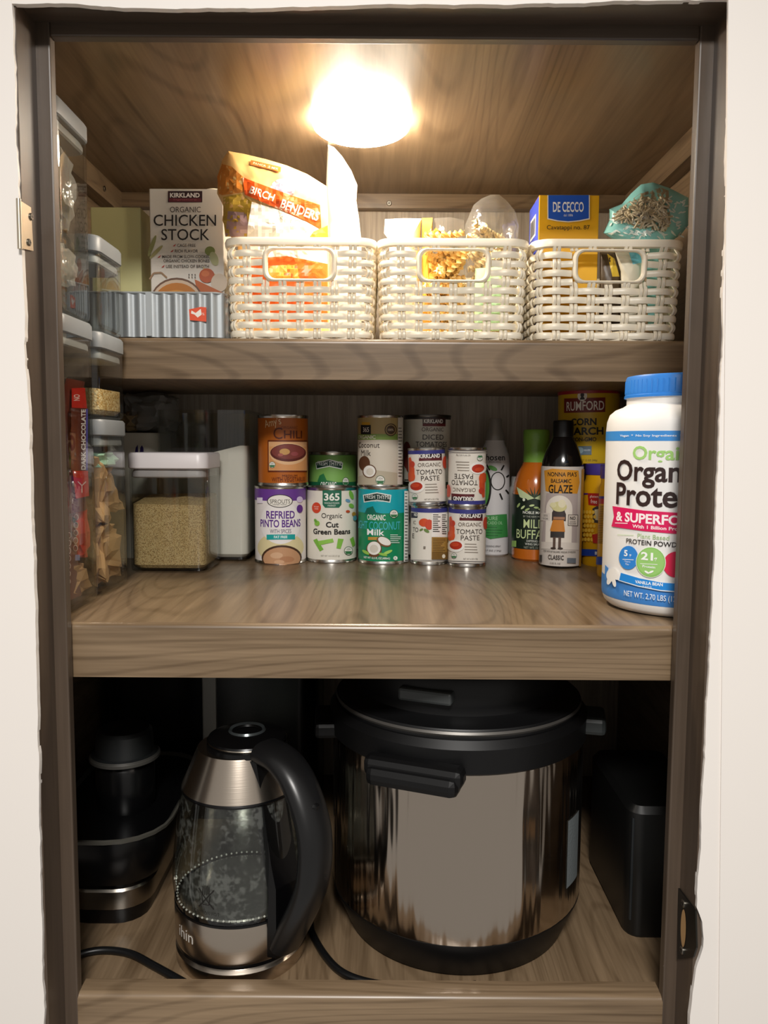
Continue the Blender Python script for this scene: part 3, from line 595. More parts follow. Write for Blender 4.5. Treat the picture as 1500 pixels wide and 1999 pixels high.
gthyme = can('light and dark green beans can standing behind the leaf-patterned can', 650, 990, 882, 93, '#1f6b45', [(880, 927, '#82b45c')],
  [G([(620, 925), (624, 917), (632, 914), (638, 924), (660, 927), (620, 927)], '#2e7a48'), G([(616, 898), (643, 893), (670, 898), (668, 908), (643, 904), (618, 908)], '#f0f4ee'), G([(617.5, 899), (643, 894.5), (668.5, 899), (667, 906.5), (643, 902.5), (619, 906.5)], '#173a2c'), T('FRESH THYME', 643, 899, 6.5, '#f0f4ee', 50), T('ORGANIC', 641, 931, 9, '#f2f5ee', 32, .02), T('GREEN', 642, 943, 11, '#c4e3a0', 40, .02), T('BEANS', 642, 957, 11, '#c4e3a0', 40, .02), usda(675, 926, 6.5)], base=(1.278, support.top))
dt2 = can('lower diced tomatoes can hidden behind the small paste cans', 838, 1090, 948, 92, '#dcd6c8', [], [], base=(1.245, ZM))
diced = can('diced tomatoes can with dark rim behind the small paste cans', 834, 948, 809, 92, '#d9d3c5', [(809, 818, '#26221f')],
  [R(825, 816, 870, 832, '#3a1e1e'), R(825, 827, 870, 832, '#6a2228'), T('KIRKLAND', 847, 822, 8, '#f4f0ea', 40, .03), T('ORGANIC', 846, 838, 8, '#5a4c40', 46), T('DICED', 847, 853, 10, '#2f2822', 44), T('TOMATOES', 845, 867, 10, '#2f2822', 68), E(794, 888, 9, 26, '#7d2a2c'), E(800, 905, 8, 18, '#8e3a34'), R(790, 936, 870, 938, '#4a4640')], base=(1.245, dt2.top), rim=mat('#5a5652', .3, 1.0))
def paste_ops(dx, dy):
    o = [R(882, 1003, 882.5, 1003.5, '#ece6dc'), R(897, 1003, 942, 1011, '#2a1c1e'), R(897, 1010, 942, 1016, '#5e2026'), T('KIRKLAND', 919, 1007, 8, '#f6f2ec', 44, .03), T('ORGANIC', 918, 1024, 7.5, '#6a5c50', 48), T('TOMATO', 918, 1038, 9.5, '#3f352e', 56), T('PASTE', 919, 1050, 9.5, '#3f352e', 38),
         G([(877, 1010), (881, 1008), (888, 1030), (888, 1050), (880, 1056), (877, 1040)], '#d9522a'), E(881, 1046, 8, 10, '#de5a2e'), E(884, 1022, 5, 6, '#c8402a'), E(890, 1066, 17, 12, '#f6f2ec'), E(891, 1065, 12, 8, '#b8341f'), E(889, 1063, 8, 4, '#cf4a2c'), lines(908, 934, 1061, 1077, 4, '#9a9086', 1.2, 5), usda(888, 1085, 5.5), T('NET WT 6 OZ (170g)', 920, 1091, 3.6, '#5a5048', 28),
         R(870, 1095, 955, 1096, '#4a4650'), R(870, 1099, 955, 1100, '#4a4650'), E(947, 1020, 5, 12, '#c8452c')]
    out = []
    for q in o:
        for p in (q if isinstance(q, list) else [q]):
            if p[0] == 'T': out.append(p[:2] + (p[2] + dx, p[3] + dy) + p[4:])
            else: out.append(('G', [(x + dx, y + dy) for x, y in p[1]], p[2]))
    return out
BLUE = '#3a3c86'
pBR = can('upright small tomato paste can below the upside-down one', 912, 1108, 990, 74, '#ebe5da', [(992, 1003, BLUE)], paste_ops(0, 0), group='small tomato paste cans')
pBL = can('small tomato paste can turned to show its nutrition panel', 838, 1104, 988, 73, '#ebe5da', [(990, 1001, BLUE)],
  [R(802, 1001, 815, 1011, '#22243a'), T('ND', 811, 1005, 6, '#f6f2ec', 9, .03), T('IC', 809, 1020, 7, '#6a5c50', 8), T('TO', 811, 1034, 9, '#3f352e', 16), T('E', 807, 1046, 9, '#3f352e', 7), E(828, 1020, 10, 8, '#d9552f'), E(838, 1024, 8, 10, '#d04a2c'), E(833, 1036, 6, 3, '#6f8a4a', 30), E(823, 1034, 4, 2, '#6f8a4a', -30), R(843, 1001, 874, 1048, '#f4f0ea'), lines(845, 860, 1004, 1036, 9, '#2f2a28', 1.6, 8), lines(862, 872, 1004, 1040, 10, '#2f2a28', 1.4, 9), R(843, 1048, 874, 1091, '#a8813f'), lines(845, 870, 1051, 1076, 9, '#6a4c22', 1.4, 6), R(844, 1077, 873, 1091, '#7a5a28'), E(865, 1085, 3, 4, '#efe6d2'), R(828, 1066, 832, 1070, '#8a8278'), R(800, 1093, 876, 1094, '#4a4650')], group='small tomato paste cans')
pTL = can('small tomato paste can leaning slightly on top of its twin', 836, 987, 874, 73, '#ebe5da', [(876, 886, BLUE)], paste_ops(-76, -117), base=(pBL.Yc, pBL.top), tilt=-.035, group='small tomato paste cans')
pTR = can('upside-down small tomato paste can stacked on an upright one', 912, 988, 873, 74, '#ebe5da', [(873 + 1, 885, BLUE)], paste_ops(0, -118), base=(pBR.Yc, pBR.top), flip=True, group='small tomato paste cans')

# ---- avocado oil spray
sp = Lathe('oil_spray_bottle', 'white aerosol oil spray with avocado drawing behind the paste cans', 'spray bottle', 965, 1086, 816, 60); sc = sp.sp
sp.prof = sp.P([(27, 1086), (30, 1083), (30, 905), (28, 888), (24, 874), (19, 864), (18, 858)])
MB().lathe(sp.prof, mat('#d7d4d4', .35), 64).build('bottle_body', sp.o)
MB().lathe(sp.P([(18.5, 859), (19, 852), (18, 846), (15, 838), (13, 832), (12.5, 818), (11, 816)]), clear('frosted_cap', '#d9d4cc', 1.5, .12, 1.5, .35), 48).build('cap', sp.o, 'translucent grey cap')
MB().lathe(sp.P([(6, 858), (6, 826), (4, 822)]), mat('#c9c2b8', .4), 24).build('nozzle', sp.o)
sp.print([T('chosen', 963, 892, 12, '#1d1c1c', 50, .015), T('FOODS', 966, 901, 4, '#6a6666', 24), E(938, 952, 22, 48, '#23221f'), E(937, 952, 19, 44, '#5aa04a'), E(934, 955, 13, 34, '#dfe6c8'), E(932, 962, 8, 12, '#6a4a2c'), E(972, 938, 14, 18, '#23221f'), E(972, 938, 12, 16, '#d7d4d4'), LN([(978, 917), (983, 907)], 3, '#23221f'), LN([(956, 917), (950, 906)], 3, '#23221f'), LN([(988, 930), (993, 926)], 3, '#23221f'), LN([(987, 955), (993, 962)], 3, '#23221f'), LN([(976, 962), (981, 974)], 3, '#23221f'), E(962, 913, 9, 4, '#5aa04a', 25), G([(945, 1006), (990, 1002), (993, 1046), (960, 1052), (945, 1046)], '#3f8c48'), T('PURE', 962, 1011, 7, '#a8d4a4', 22), T('AVOCADO OIL', 962, 1020, 6, '#a8d4a4', 42), lines(950, 984, 1028, 1044, 4, '#2c6a38', 1.4), T('COOKING SPRAY', 965, 1066, 3.5, '#4a4646', 30), T('4.7 OZ (134g)', 965, 1075, 4, '#4a4646', 32)], sp.o)
wb = Lathe('pale_bottle', 'pale grey round bottle mostly hidden behind the orange sauce bottle', 'bottle', 1016, 1080, 948, 46, base=(1.285, ZM))
MB().lathe([(wb.R * .95, 0), (wb.R, .003), (wb.R, wb.H * .95), (wb.R * .8, wb.H)], mat('#a9a7a2', .4), 48).build('bottle_body', wb.o)
MB().lathe([(wb.R * .82, wb.H * .99), (wb.R * .82, wb.H + .012), (wb.R * .78, wb.H + .014)], mat('#c9c7c2', .4), 48).build('cap', wb.o)
# ---- buffalo sauce
bu = Lathe('sauce_bottle', 'orange sauce bottle with green wrapped cap and dark leafy label', 'bottle', 1045, 1097, 837, 88)
bu.prof = bu.P([(40, 1097), (44, 1093), (44, 965), (42, 945), (36, 925), (27, 908), (24, 900)])
MB().lathe(bu.prof, mat('#c0661a', .18, coat=.6), 72).build('bottle_body', bu.o)
MB().lathe(bu.P([(25, 906), (24.5, 885), (24, 868), (25.5, 864), (26, 842), (24, 838), (3, 837)]), mat('#7fae48', .3, bump=.5, bscale=90), 64).build('wrapped_cap', bu.o, 'shiny green shrink-wrapped cap')
lbz = bu.ring(1073, 966, mat('#1d2a20', .4), bu.o, 'bottle_label', .0003); bu.off0 = .0005
pg = '#cfe0a4'; ops = []
for k in range(9):
    a = math.radians(-160 + k * 17.5); x0, y0 = 1044, 975; ops.append(G([(x0 + 5 * math.cos(a - .5), y0 + 5 * math.sin(a - .5)), (x0 + 32 * math.cos(a), y0 + 26 * math.sin(a)), (x0 + 5 * math.cos(a + .5), y0 + 5 * math.sin(a + .5))], '#24361f' if k % 2 else '#31482a'))
ops += [G([(1008, 950), (1030, 963), (1044, 972), (1030, 976), (1016, 970)], '#c9d8a8'), G([(1080, 950), (1058, 963), (1044, 972), (1058, 976), (1072, 970)], '#c9d8a8'), E(1025, 977, 6, 5, '#1a231a'), E(1063, 977, 6, 5, '#1a231a'), E(1024, 975, 2.5, 3, '#e8eed8'), E(1062, 975, 2.5, 3, '#e8eed8')]
for k in range(8): ops.append(E(1014 + k * 8.5, 986 + (k % 3) * 4, 5, 2, pg if k % 2 else '#a9c07c', -60 + k * 16))
ops += [T('NOBLE MADE', 1044, 1000, 5.5, '#e8ebe0', 44, .02), T('BY THE NEW PRIMAL', 1044, 1008, 3.5, '#b9bdae', 42), T('MILD', 1044, 1022, 17, pg, 40, .005), T('BUFFALO', 1046, 1043, 18, pg, 76, .005), T('DIPPING &', 1044, 1056, 4, '#e8ebe0', 26), T('WING SAUCE', 1044, 1062, 4.5, '#e8ebe0', 32), T('NET WT. 12 OZ', 1044, 1069, 4.5, '#a9ad9c', 36), R(1003, 1056, 1012, 1068, '#9cc46a')]
bu.print(ops, lbz)
# ---- balsamic glaze
ba = Lathe('glaze_bottle', 'black bottle of balsamic glaze with cream illustrated label', 'bottle', 1097, 1111, 818, 82)
ba.prof = ba.P([(38, 1111), (41, 1107), (41, 912), (39.5, 900), (33, 880), (23, 858), (20, 852)])
MB().lathe(ba.prof, mat('#0d0b0b', .15, coat=.5), 72).build('bottle_body', ba.o)
MB().lathe(ba.P([(20, 853), (20, 824), (19, 820), (3, 818)]), mat('#101010', .35), 48).build('cap', ba.o)
lbb = ba.ring(1106, 910, mat('#cdc4bb', .45), ba.o, 'bottle_label', .0003); ba.off0 = .0005; ik = '#1f1a18'
ba.print([G([(1062, 918), (1078, 914), (1128, 917), (1131, 940), (1127, 962), (1092, 964), (1066, 958)], '#d7942f'), T("NONNA PIA'S", 1097, 925, 9, ik, 60, .02), T('BALSAMIC', 1095, 938, 8, ik, 40, .02), T('GLAZE', 1094, 954, 17, ik, 48, .02),
  G([(1068, 962), (1128, 962), (1128, 1062), (1060, 1062)], '#b5a8a4'), E(1093, 992, 25, 26, '#e6ded2'), R(1068, 992, 1118, 1060, '#e6ded2'), R(1060, 1058, 1132, 1072, '#d9d0c6'), R(1058, 1001, 1076, 1016, '#d9d0c6'), T('LESS', 1067, 1006, 4, ik, 12), T('SUGAR', 1067, 1012, 4, ik, 14), R(1110, 1003, 1129, 1025, ik), R(1111, 1004, 1128, 1024, '#d3c9be'), T('NO', 1119, 1010, 7, ik, 12, .03), T('ADDED', 1119, 1017, 3, ik, 13), T('THICKENERS', 1119, 1021, 3, ik, 15),
  G([(1080, 1000), (1085, 990), (1101, 990), (1106, 1003), (1106, 1016), (1080, 1016)], '#3f3636'), G([(1077, 1035), (1082, 1014), (1102, 1014), (1105, 1037), (1098, 1040), (1084, 1040)], '#c9802f'), G([(1078, 1037), (1104, 1037), (1104, 1049), (1078, 1049)], '#33302f'), R(1083, 1048, 1088, 1068, '#5a463c'), R(1093, 1048, 1098, 1068, '#5a463c'), E(1084, 1070, 5, 2, '#3a2c26'), E(1097, 1070, 5, 2, '#3a2c26'), E(1093, 988, 14, 10, '#d6cf96'), E(1082, 985, 6, 5, '#e2dcae'), E(1098, 982, 7, 8, '#e8e0c0'), R(1083, 1008, 1104, 1013, '#a87a5c'),
  T('MADE WITH IGP BALSAMIC VINEGAR OF MODENA', 1095, 1077, 3.4, ik, 66), T('CLASSIC', 1089, 1088, 9, ik, 30, .01), T('13.05 FL OZ', 1088, 1100, 3.4, ik, 20), R(1110, 1088, 1126, 1098, '#6a7078'), R(1132, 914, 1137, 1104, '#b9862f'), R(1059, 1084, 1064, 1098, '#4a4440')], lbb)
# ---- two yellow cornstarch tubs
def yellow(label, cx, yb, yt, w, ops, lidy):
    y = Lathe('starch_tub', label, 'tub', cx, yb, yt, w, group='yellow starch tubs with purple lids')
    y.prof = [(y.R * .97, 0), (y.R, .003), (y.R, y.y2z(lidy))]; q = y.y2z(lidy)
    MB().lathe([(y.R * .97, 0), (y.R, .003), (y.R, q - .012), (y.R * .93, q - .006), (y.R * .93, q + .004)], mat('#e6ab12', .35), 64).build('tub_body', y.o)
    MB().lathe([(y.R * .95, q), (y.R * .97, q + .001), (y.R * .97, y.H - .001), (y.R * .94, y.H), (.001, y.H)], mat('#4a3a96', .4), 64).build('lid', y.o, 'purple plastic lid')
    y.prof = [(y.R, 0), (y.R, y.H)]; y.print(ops, y.o); return y
y1 = yellow('yellow starch tub with purple lid and gluten-free flag, under the corn starch can', 1183, 1108, 906, 86, [R(1137, 963, 1172, 966, '#5a2a8a'), G([(1148, 963), (1175, 963), (1175, 989), (1150, 986)], '#b3261e'), T('gluten-', 1161, 970, 6, '#f6e6dc', 22), T('free', 1160, 979, 8, '#f6e6dc', 14), G([(1158, 993), (1166, 988), (1175, 990), (1175, 1022), (1160, 1020)], '#3f3a3a'), G([(1162, 995), (1173, 993), (1173, 1016), (1164, 1015)], '#e0d4a8'), [E(1142 + (k % 4) * 6 + (k // 4 % 2) * 3, 1000 + (k // 4) * 9, 2.6, 3.6, '#f4c84a') for k in range(28)], G([(1160, 1044), (1176, 1040), (1176, 1062), (1162, 1060)], '#c2281c'), R(1136, 1073, 1204, 1086, '#2447a8'), R(1166, 1077, 1172, 1083, '#dfe4f2')], 928)
y2 = yellow('yellow starch tub with purple lid and fine print, beside the white protein tub', 1214, 1132, 908, 88, [R(1170, 969, 1240, 974, '#4a3a96'), R(1170, 974, 1240, 984, '#c2303a'), lines(1172, 1196, 988, 1060, 22, '#7a5a10', 1.4, 11), R(1170, 1088, 1240, 1104, '#2447a8')], 936)
ru = Lathe('corn_starch_can', 'yellow corn starch can with red rim standing on a purple lid', 'can', 1151, 903, 754, 116, base=(y1.Yc + .040, y1.top), tilt=-.02)
MB().lathe([(ru.R * .98, 0), (ru.R, .002), (ru.R, ru.H - .008)], mat('#cfa91e', .35), 72).build('can_body', ru.o)
MB().lathe([(ru.R * 1.01, ru.H - .010), (ru.R * 1.02, ru.H - .009), (ru.R * 1.02, ru.H - .001), (ru.R * .98, ru.H), (.001, ru.H - .001)], mat('#9a2230', .4), 72).build('lid', ru.o, 'red plastic lid')
ru.print([R(1104, 776, 1182, 804, '#7a2420'), E(1139, 772, 9, 10, '#f2efe6'), E(1139, 772, 7, 8, '#e9e4d4'), E(1139, 770, 3.6, 4.2, '#2a2220'), G([(1134, 779), (1137, 773), (1142, 774), (1144, 779)], '#2a2220'), T('RUMFORD', 1143, 791, 18, '#f4efe4', 76, .012), T('CORN', 1141, 822, 14, '#191512', 50, .03), T('STARCH', 1140, 840, 15, '#191512', 80, .03), T('NON-GMO', 1142, 856, 8, '#2a211a', 48, .02), R(1128, 869, 1157, 886, '#5c6f7c'), E(1136, 877, 6, 6, '#8aa0a8'), T('NON GMO', 1149, 877, 3.4, '#dfe6ea', 12), T('NET WT 12 OZ (340g)', 1148, 897, 4.5, '#6a5412', 40)], ru.o)
# ---- protein tub
tu = Lathe('protein_tub', 'big white protein powder tub with blue cap by the right jamb', 'tub', 1323, 1213, 722, 272); r_ = tu.rpx
tu.prof = [(r * tu.R, tu.y2z(y)) for r, y in ((.80, 1213), (.90, 1209), (.965, 1200), (.995, 1186), (1.0, 1172), (1.0, 836), (.99, 818), (.955, 803), (.88, 793), (.78, 787), (.73, 782), (.73, 770), (.75, 766), (.75, 760))]
MB().lathe(tu.prof, mat('#efedea', .38), 96).build('tub_body', tu.o)
MB().lathe([(r * tu.R, tu.y2z(y)) for r, y in ((.765, 768), (.765, 763), (.755, 762), (.75, 728), (.735, 723), (.70, 722), (.01, 722))], mat('#2f7fd6', .35), 96).build('cap', tu.o, 'blue screw cap')
cg = MB()
for k in range(60):
    a = 2 * PI * k / 60; p = lambda z, rr: Vector((rr * math.cos(a), rr * math.sin(a), z)); d = Vector((-math.sin(a), math.cos(a), 0)) * .0011
    za, zb_ = tu.y2z(758), tu.y2z(732); cg.add([p(za, tu.R * .748) - d, p(za, tu.R * .748) + d, p(zb_, tu.R * .748) + d, p(zb_, tu.R * .748) - d, p(za, tu.R * .76), p(zb_, tu.R * .757)], [(0, 4, 5, 3), (4, 1, 2, 5)], mat('#2f7fd6', .35))
cg.build('cap_ribs', tu.o, kind='stuff')
lt = tu.ring(858, 838, mat('#3f90da', .4), tu.o, 'top_band', .0002); lt2 = tu.ring(1188, 1144, mat('#3f86d2', .4), tu.o, 'bottom_band', .0002); tu.off0 = .0005; br = '#33211f'
tu.print([T('Vegan  *  No Soy Ingredients  *  Gluten Free', 1290, 848, 6, '#eef6fc', 190, .015), T('Orgain', 1288, 886, 36, '#a5d478', 112, .02), T('Organic', 1279, 924, 56, br, 178, .022), T('Protein', 1278, 966, 46, br, 176, .022),
  G([(1199, 989), (1262, 996), (1340, 999), (1440, 994), (1440, 1035), (1340, 1041), (1262, 1037), (1198, 1030), (1203, 1010)], '#dd1a5c'), T('& SUPERFOODS', 1290, 1013, 20, '#fff4f4', 196, .03), R(1206, 1022, 1232, 1023.5, '#fff4f4'), T('With 1 Billion Probiotics', 1298, 1030, 7, '#fff4f4', 122, .02), T('Plant Based', 1281, 1048, 9, '#a9c88f', 62), R(1212, 1046, 1245, 1047, '#b9d4a0'), T('PROTEIN POWDER', 1283, 1061, 10, '#2a2424', 118, .01),
  E(1236, 1092, 19, 24, '#2f86d8'), E(1326, 1101, 24, 26, '#e01f4e'), E(1279, 1099, 28, 31, '#f2f6ec'), E(1279, 1099, 27, 30, '#8ec566'), E(1279, 1098, 24.5, 27, '#9ccf74'), T('5', 1231, 1083, 13, '#f4f9fd', 9, .03), T('g', 1240, 1088, 6, '#f4f9fd', 5, .02), R(1225, 1095, 1247, 1096.2, '#f4f9fd'), T('Organic', 1235, 1100, 4, '#e4f0fa', 15), T('Fiber', 1235, 1105, 4, '#e4f0fa', 9), T('21', 1272, 1087, 16, '#fbfdf8', 24, .03), T('g', 1288, 1093, 8, '#fbfdf8', 6, .02), R(1260, 1102, 1292, 1103.2, '#fbfdf8'), T('Protein', 1276, 1108, 5, '#fbfdf8', 25, .02), E(1273, 1119, 5, 2, '#fbfdf8', 30), E(1281, 1118, 5, 2, '#fbfdf8', -30),
  G([(1189, 1108), (1197, 1115), (1194, 1135), (1189, 1140)], '#3f86d2'), E(1205, 1128, 12, 14, '#f2f0ec', 20), E(1200, 1139, 5, 10, '#f2f0ec', 20), E(1210, 1142, 4, 11, '#f2f0ec', -15), E(1217, 1132, 8, 6, '#f2f0ec'), G([(1222, 1121), (1260, 1131), (1300, 1137), (1400, 1137), (1400, 1156), (1300, 1155), (1258, 1149), (1219, 1139)], '#f2f6fa'), G([(1224, 1123), (1260, 1132), (1300, 1138), (1400, 1138), (1400, 1154), (1300, 1153), (1258, 1147), (1221, 1138)], '#1f8ae0'), T('VANILLA BEAN', 1277, 1141, 6.5, '#f4f9fd', 54, .03), T('FLAVOR', 1275, 1148, 3.5, '#d4e8f8', 18), T('NET WT. 2.70 LBS (1224g)', 1286, 1170, 15, '#eaf3fb', 122, .005)], tu.o)

# ================================================================== CLEAR STACKING CONTAINERS (left)
def ringz(cx, cy, w, d, r, z): return [(x, y, z) for x, y in rrect(w, d, r, 5, cx, cy)]
def container(label, x0, x1, y0, y1, z0, z1, lidm=M_GREYLID, lidh=.019, gasket=None, open_top=False, group=None, name='storage_container'):
    cx, cy, w, d = (x0 + x1) / 2, (y0 + y1) / 2, x1 - x0, y1 - y0
    o = thing(name, label, 'container', (cx, cy, z0), group=group); zb = z1 - lidh if not open_top else z1
    mb = MB(); g = .0018
    mb.loft([ringz(cx, cy, w - .016, d - .016, .010, z0), ringz(cx, cy, w - .004, d - .004, .013, z0 + .003), ringz(cx, cy, w - .002, d - .002, .014, z0 + .008), ringz(cx, cy, w - .002, d - .002, .014, zb)], M_CLEAR, True, False)
    mb.loft([ringz(cx, cy, w - .018, d - .018, .009, z0 + .004), ringz(cx, cy, w - .0075, d - .0075, .011, z0 + .010), ringz(cx, cy, w - .0065, d - .0065, .012, zb)], M_CLEAR, True, False)
    mb.loft([ringz(cx, cy, w - .002, d - .002, .014, zb), ringz(cx, cy, w - .0065, d - .0065, .012, zb)], M_CLEAR, False, False)
    mb.build('clear_body', o)
    if not open_top:
        mb = MB(); mb.loft([ringz(cx, cy, w - .004, d - .004, .013, zb), ringz(cx, cy, w, d, .014, zb + .0015), ringz(cx, cy, w, d, .014, z1 - .003), ringz(cx, cy, w - .004, d - .004, .013, z1)], lidm); l = mb.build('lid', o)
        mb = MB(); mb.loft([ringz(cx, cy, w - .012, d - .012, .011, zb - .012), ringz(cx, cy, w - .008, d - .008, .012, zb - .0105), ringz(cx, cy, w - .008, d - .008, .012, zb - .006), ringz(cx, cy, w - .014, d - .014, .010, zb)], gasket or mat('#9a9c9c', .5)); mb.build('gasket', l)
    return o
XC = -.320; XC0 = -.420; A0, A1 = .790, .886; B0, B1 = .897, .989
zA1 = U(112, 607, A0).z; zA2 = U(108, 174, A0).z
zB1 = U(200, 818, B0).z; zB2 = U(200, 645, B0).z; zB3 = U(192, 455, B0).z
container('tall clear container of red wrapped bars at foot of the stack', XC0, XC, A0, A1, ZM, zA1)
container('tall clear container with grey lid holding white plastic bags', XC0, XC, A0, A1, zA1, zA2)
container('clear container of crumpled brown paper standing on the shelf', XC0, XC, B0, B1, ZM, zB1)
container('low clear container half full of golden grain', XC0, XC, B0, B1, zB1, zB2)
container('low clear container with grey lid beside galvanised tray, topmost of its stack', XC0, XC, B0, B1, zB2, zB3)
# golden grain
def fill(name, label, x0, x1, y0, y1, z0, ztop, m, amp=.002, r=.010):
    cx, cy, w, d = (x0 + x1) / 2, (y0 + y1) / 2, x1 - x0, y1 - y0; mb = MB()
    mb.loft([ringz(cx, cy, w - .01, d - .01, r, z0), ringz(cx, cy, w, d, r, z0 + .005)] + [[(x, y, z0 + .005 + (ztop(x, y) - z0 - .005) * f) for x, y in rrect(w, d, r, 5, cx, cy)] for f in (.33, .66, 1)], m, True, False)
    n = 16; top = [[None] * (n + 1) for _ in range(n + 1)]; vs = []
    rim = rrect(w, d, r, 5, cx, cy); k = len(rim)
    rings = []
    for j in range(7):
        f = 1 - j / 6 * .98; rings.append([(cx + (x - cx) * f, cy + (y - cy) * f, ztop(cx + (x - cx) * f, cy + (y - cy) * f) + (amp * noise.noise((x * f * 90, y * f * 90, 2)) if j else 0)) for x, y in rim])
    mb.loft(rings, m, False, True)
    o = tag(mb.build(name), label, 'food'); o['kind'] = 'stuff'; return o
M_COUS = grain('golden_grain', ['#d9b472', '#e8c98c', '#c99f58', '#efd7a2'], 420)
M_QUIN = grain('quinoa', ['#d2b47c', '#b89862', '#cdb27c', '#9c7f50', '#d8bd88'], 950, .6, .6)
M_FLOUR = mat('#ebe5da', .9, bump=.25, bscale=60)
zc_ = U(215, 757, B0).z
fill('golden_grain', 'golden couscous-like grain filling the low clear container', XC0 + .005, XC - .005, B0 + .005, B1 - .005, zB1 + .006, lambda x, y: zc_ + .002 * noise.noise((x * 40, y * 40, 0)), M_COUS)
# crumpled things
def crumple(mb, c, s, m, seed, amp=.35, cell=3.0, sub=4, smooth=False, sq=.6):
    bm = bmesh.new(); bmesh.ops.create_icosphere(bm, subdivisions=sub, radius=1.0)
    for v in bm.verts:
        p = v.co.copy(); q = Vector([math.copysign(abs(a) ** sq, a) for a in p]); n1 = noise.noise(p * cell + Vector((seed, seed * 2, 0))); n2 = abs(noise.noise(p * cell * 2.3 + Vector((0, seed, seed))))
        q *= 1 + amp * n1 - amp * .8 * n2; lim = 1.0
        v.co = Vector((c[0] + max(-lim, min(lim, q.x)) * s[0], c[1] + max(-lim, min(lim, q.y)) * s[1], c[2] + max(-lim, min(lim, q.z)) * s[2]))
    bm.verts.index_update(); mb.add([v.co for v in bm.verts], [[v.index for v in f.verts] for f in bm.faces], m, smooth); bm.free(); return mb
M_KRAFT = mat('#c39a68', .75, bump=.25, bscale=30)
cxB, cyB = (XC0 + XC) / 2, (B0 + B1) / 2
zmid = (ZM + zB1) / 2
for i, (dz, sz, sd) in enumerate(((-.055, .040, 2.1), (.018, .042, 5.7))):
    mb = crumple(MB(), (cxB + .003, cyB, zmid + dz), (.0425, .0405, sz), M_KRAFT, sd, .42, 2.2, 4, False, .5)
    tag(mb.build('paper_bag'), ['crumpled brown paper bag at the bottom of clear container', 'crumpled brown paper bag stuffed in above another in clear container'][i], 'paper bag')
mb = crumple(MB(), (cxB + .008, cyB, zB1 - .047), (.036, .036, .010), mat('#a9d4b8', .6), 8.8, .4, 2.0, 3, False, .5); tag(mb.build('green_packet'), 'pale green packet peeking out above the brown paper', 'packet')
# wrapped bars in the tall container
def bar(label, X, y0, z0, z1, w, ops, col, lean=0):
    o = thing('snack_bar', label, 'snack bar', (X, y0 + w / 2, z0), group='red wrapped snack bars in the clear container'); mb = MB(); th = .012; rings = []
    n = 12
    for k in range(n + 1):
        f = k / n; z = z0 + (z1 - z0) * f; e = min(1, min(f, 1 - f) * 7 + .12); rings.append([(X - th * e * (.5 - .5 * math.cos(a)) * 1.0, y0 + lean * f + w / 2 + w / 2 * math.sin(a) * (1.0), z) for a in [2 * PI * q / 16 for q in range(16)]])
    mb.loft(rings, mat(col, .3, coat=.3)); wr = mb.build('wrapper', o)
    def fm(a, d, off):
        p = UX(a, d, X + .0004 + off); return p
    print_on(ops, fm, 'wrapper_print', wr, 60, rough=.3)
    return o
XB = XC - .0075
yq = lambda px, py: UX(px, py, XB).y
bar('dark chocolate snack bar with red ends, upright against clear wall', XB, yq(134, 850), UX(150, 1000, XB).z, UX(150, 742, XB).z, yq(170, 850) - yq(134, 850),
    [G([(140, 758), (166, 757), (170, 797), (140, 796)], '#c8281c'), T('NO', 150, 776, 12, '#f2d8d0', 12, .02, -90), R(139, 797, 171, 918, '#5e2a1c'), T('DARK CHOCOLATE', 163, 858, 9, '#f6f0ec', 118, .03, -90), R(168, 798, 171.5, 918, '#5a52b8'), G([(142, 919), (172, 919), (174, 968), (148, 974)], '#d6301e'), LN([(152, 940), (160, 948), (168, 940)], 2, '#f6e4dc'), LN([(160, 948), (160, 962)], 2, '#f6e4dc')], '#6e2f22')
XB2 = XC - .022
bar('maroon snack bar standing behind the front jamb', XB2, UX(120, 900, XB2).y - .002, UX(130, 990, XB2).z, UX(130, 752, XB2).z, .024, [], '#7a3024')
XB3 = XC - .009
bar('maroon snack bar with white print standing lowest in the container', XB3, UX(127, 1080, XB3).y, ZM + .012, UX(150, 985, XB3).z, UX(160, 1080, XB3).y - UX(127, 1080, XB3).y,
    [T('KIND', 145, 985, 8, '#f2e4de', 26, .02, -90)] + [E(149 - k * .4, 1010 + k * 15, 4.6, 6, '#e9d8d2') for k in range(5)] + [E(149 - k * .4, 1010 + k * 15, 3.6, 5, '#6a2c22') for k in range(5)] + [E(135 - k * .2, 1045 + k * 15, 4.2, 6, '#e9d8d2') for k in range(7)] + [E(135 - k * .2, 1045 + k * 15, 3.2, 5, '#6a2c22') for k in range(7)] + [R(147, 1083, 156, 1094, '#8a94c4')], '#6a2c22')
mb = crumple(MB(), (XC - .022, A1 - .03, U(150, 1000, A1).z - .02), (.016, .022, .035), mat('#cf3a24', .35), 4.2, .4, 2.5, 3, False); tag(mb.build('red_wrapper'), 'crumpled red foil wrapper behind the bars', 'wrapper')
mb = crumple(MB(), ((XC0 + XC) / 2 + .01, A1 - .045, ZM + .028), (.034, .036, .020), M_KRAFT, 7.3, .4, 2.2, 3, False, .5); tag(mb.build('paper_bag'), 'crumpled brown paper at the foot of the snack bars', 'paper bag')
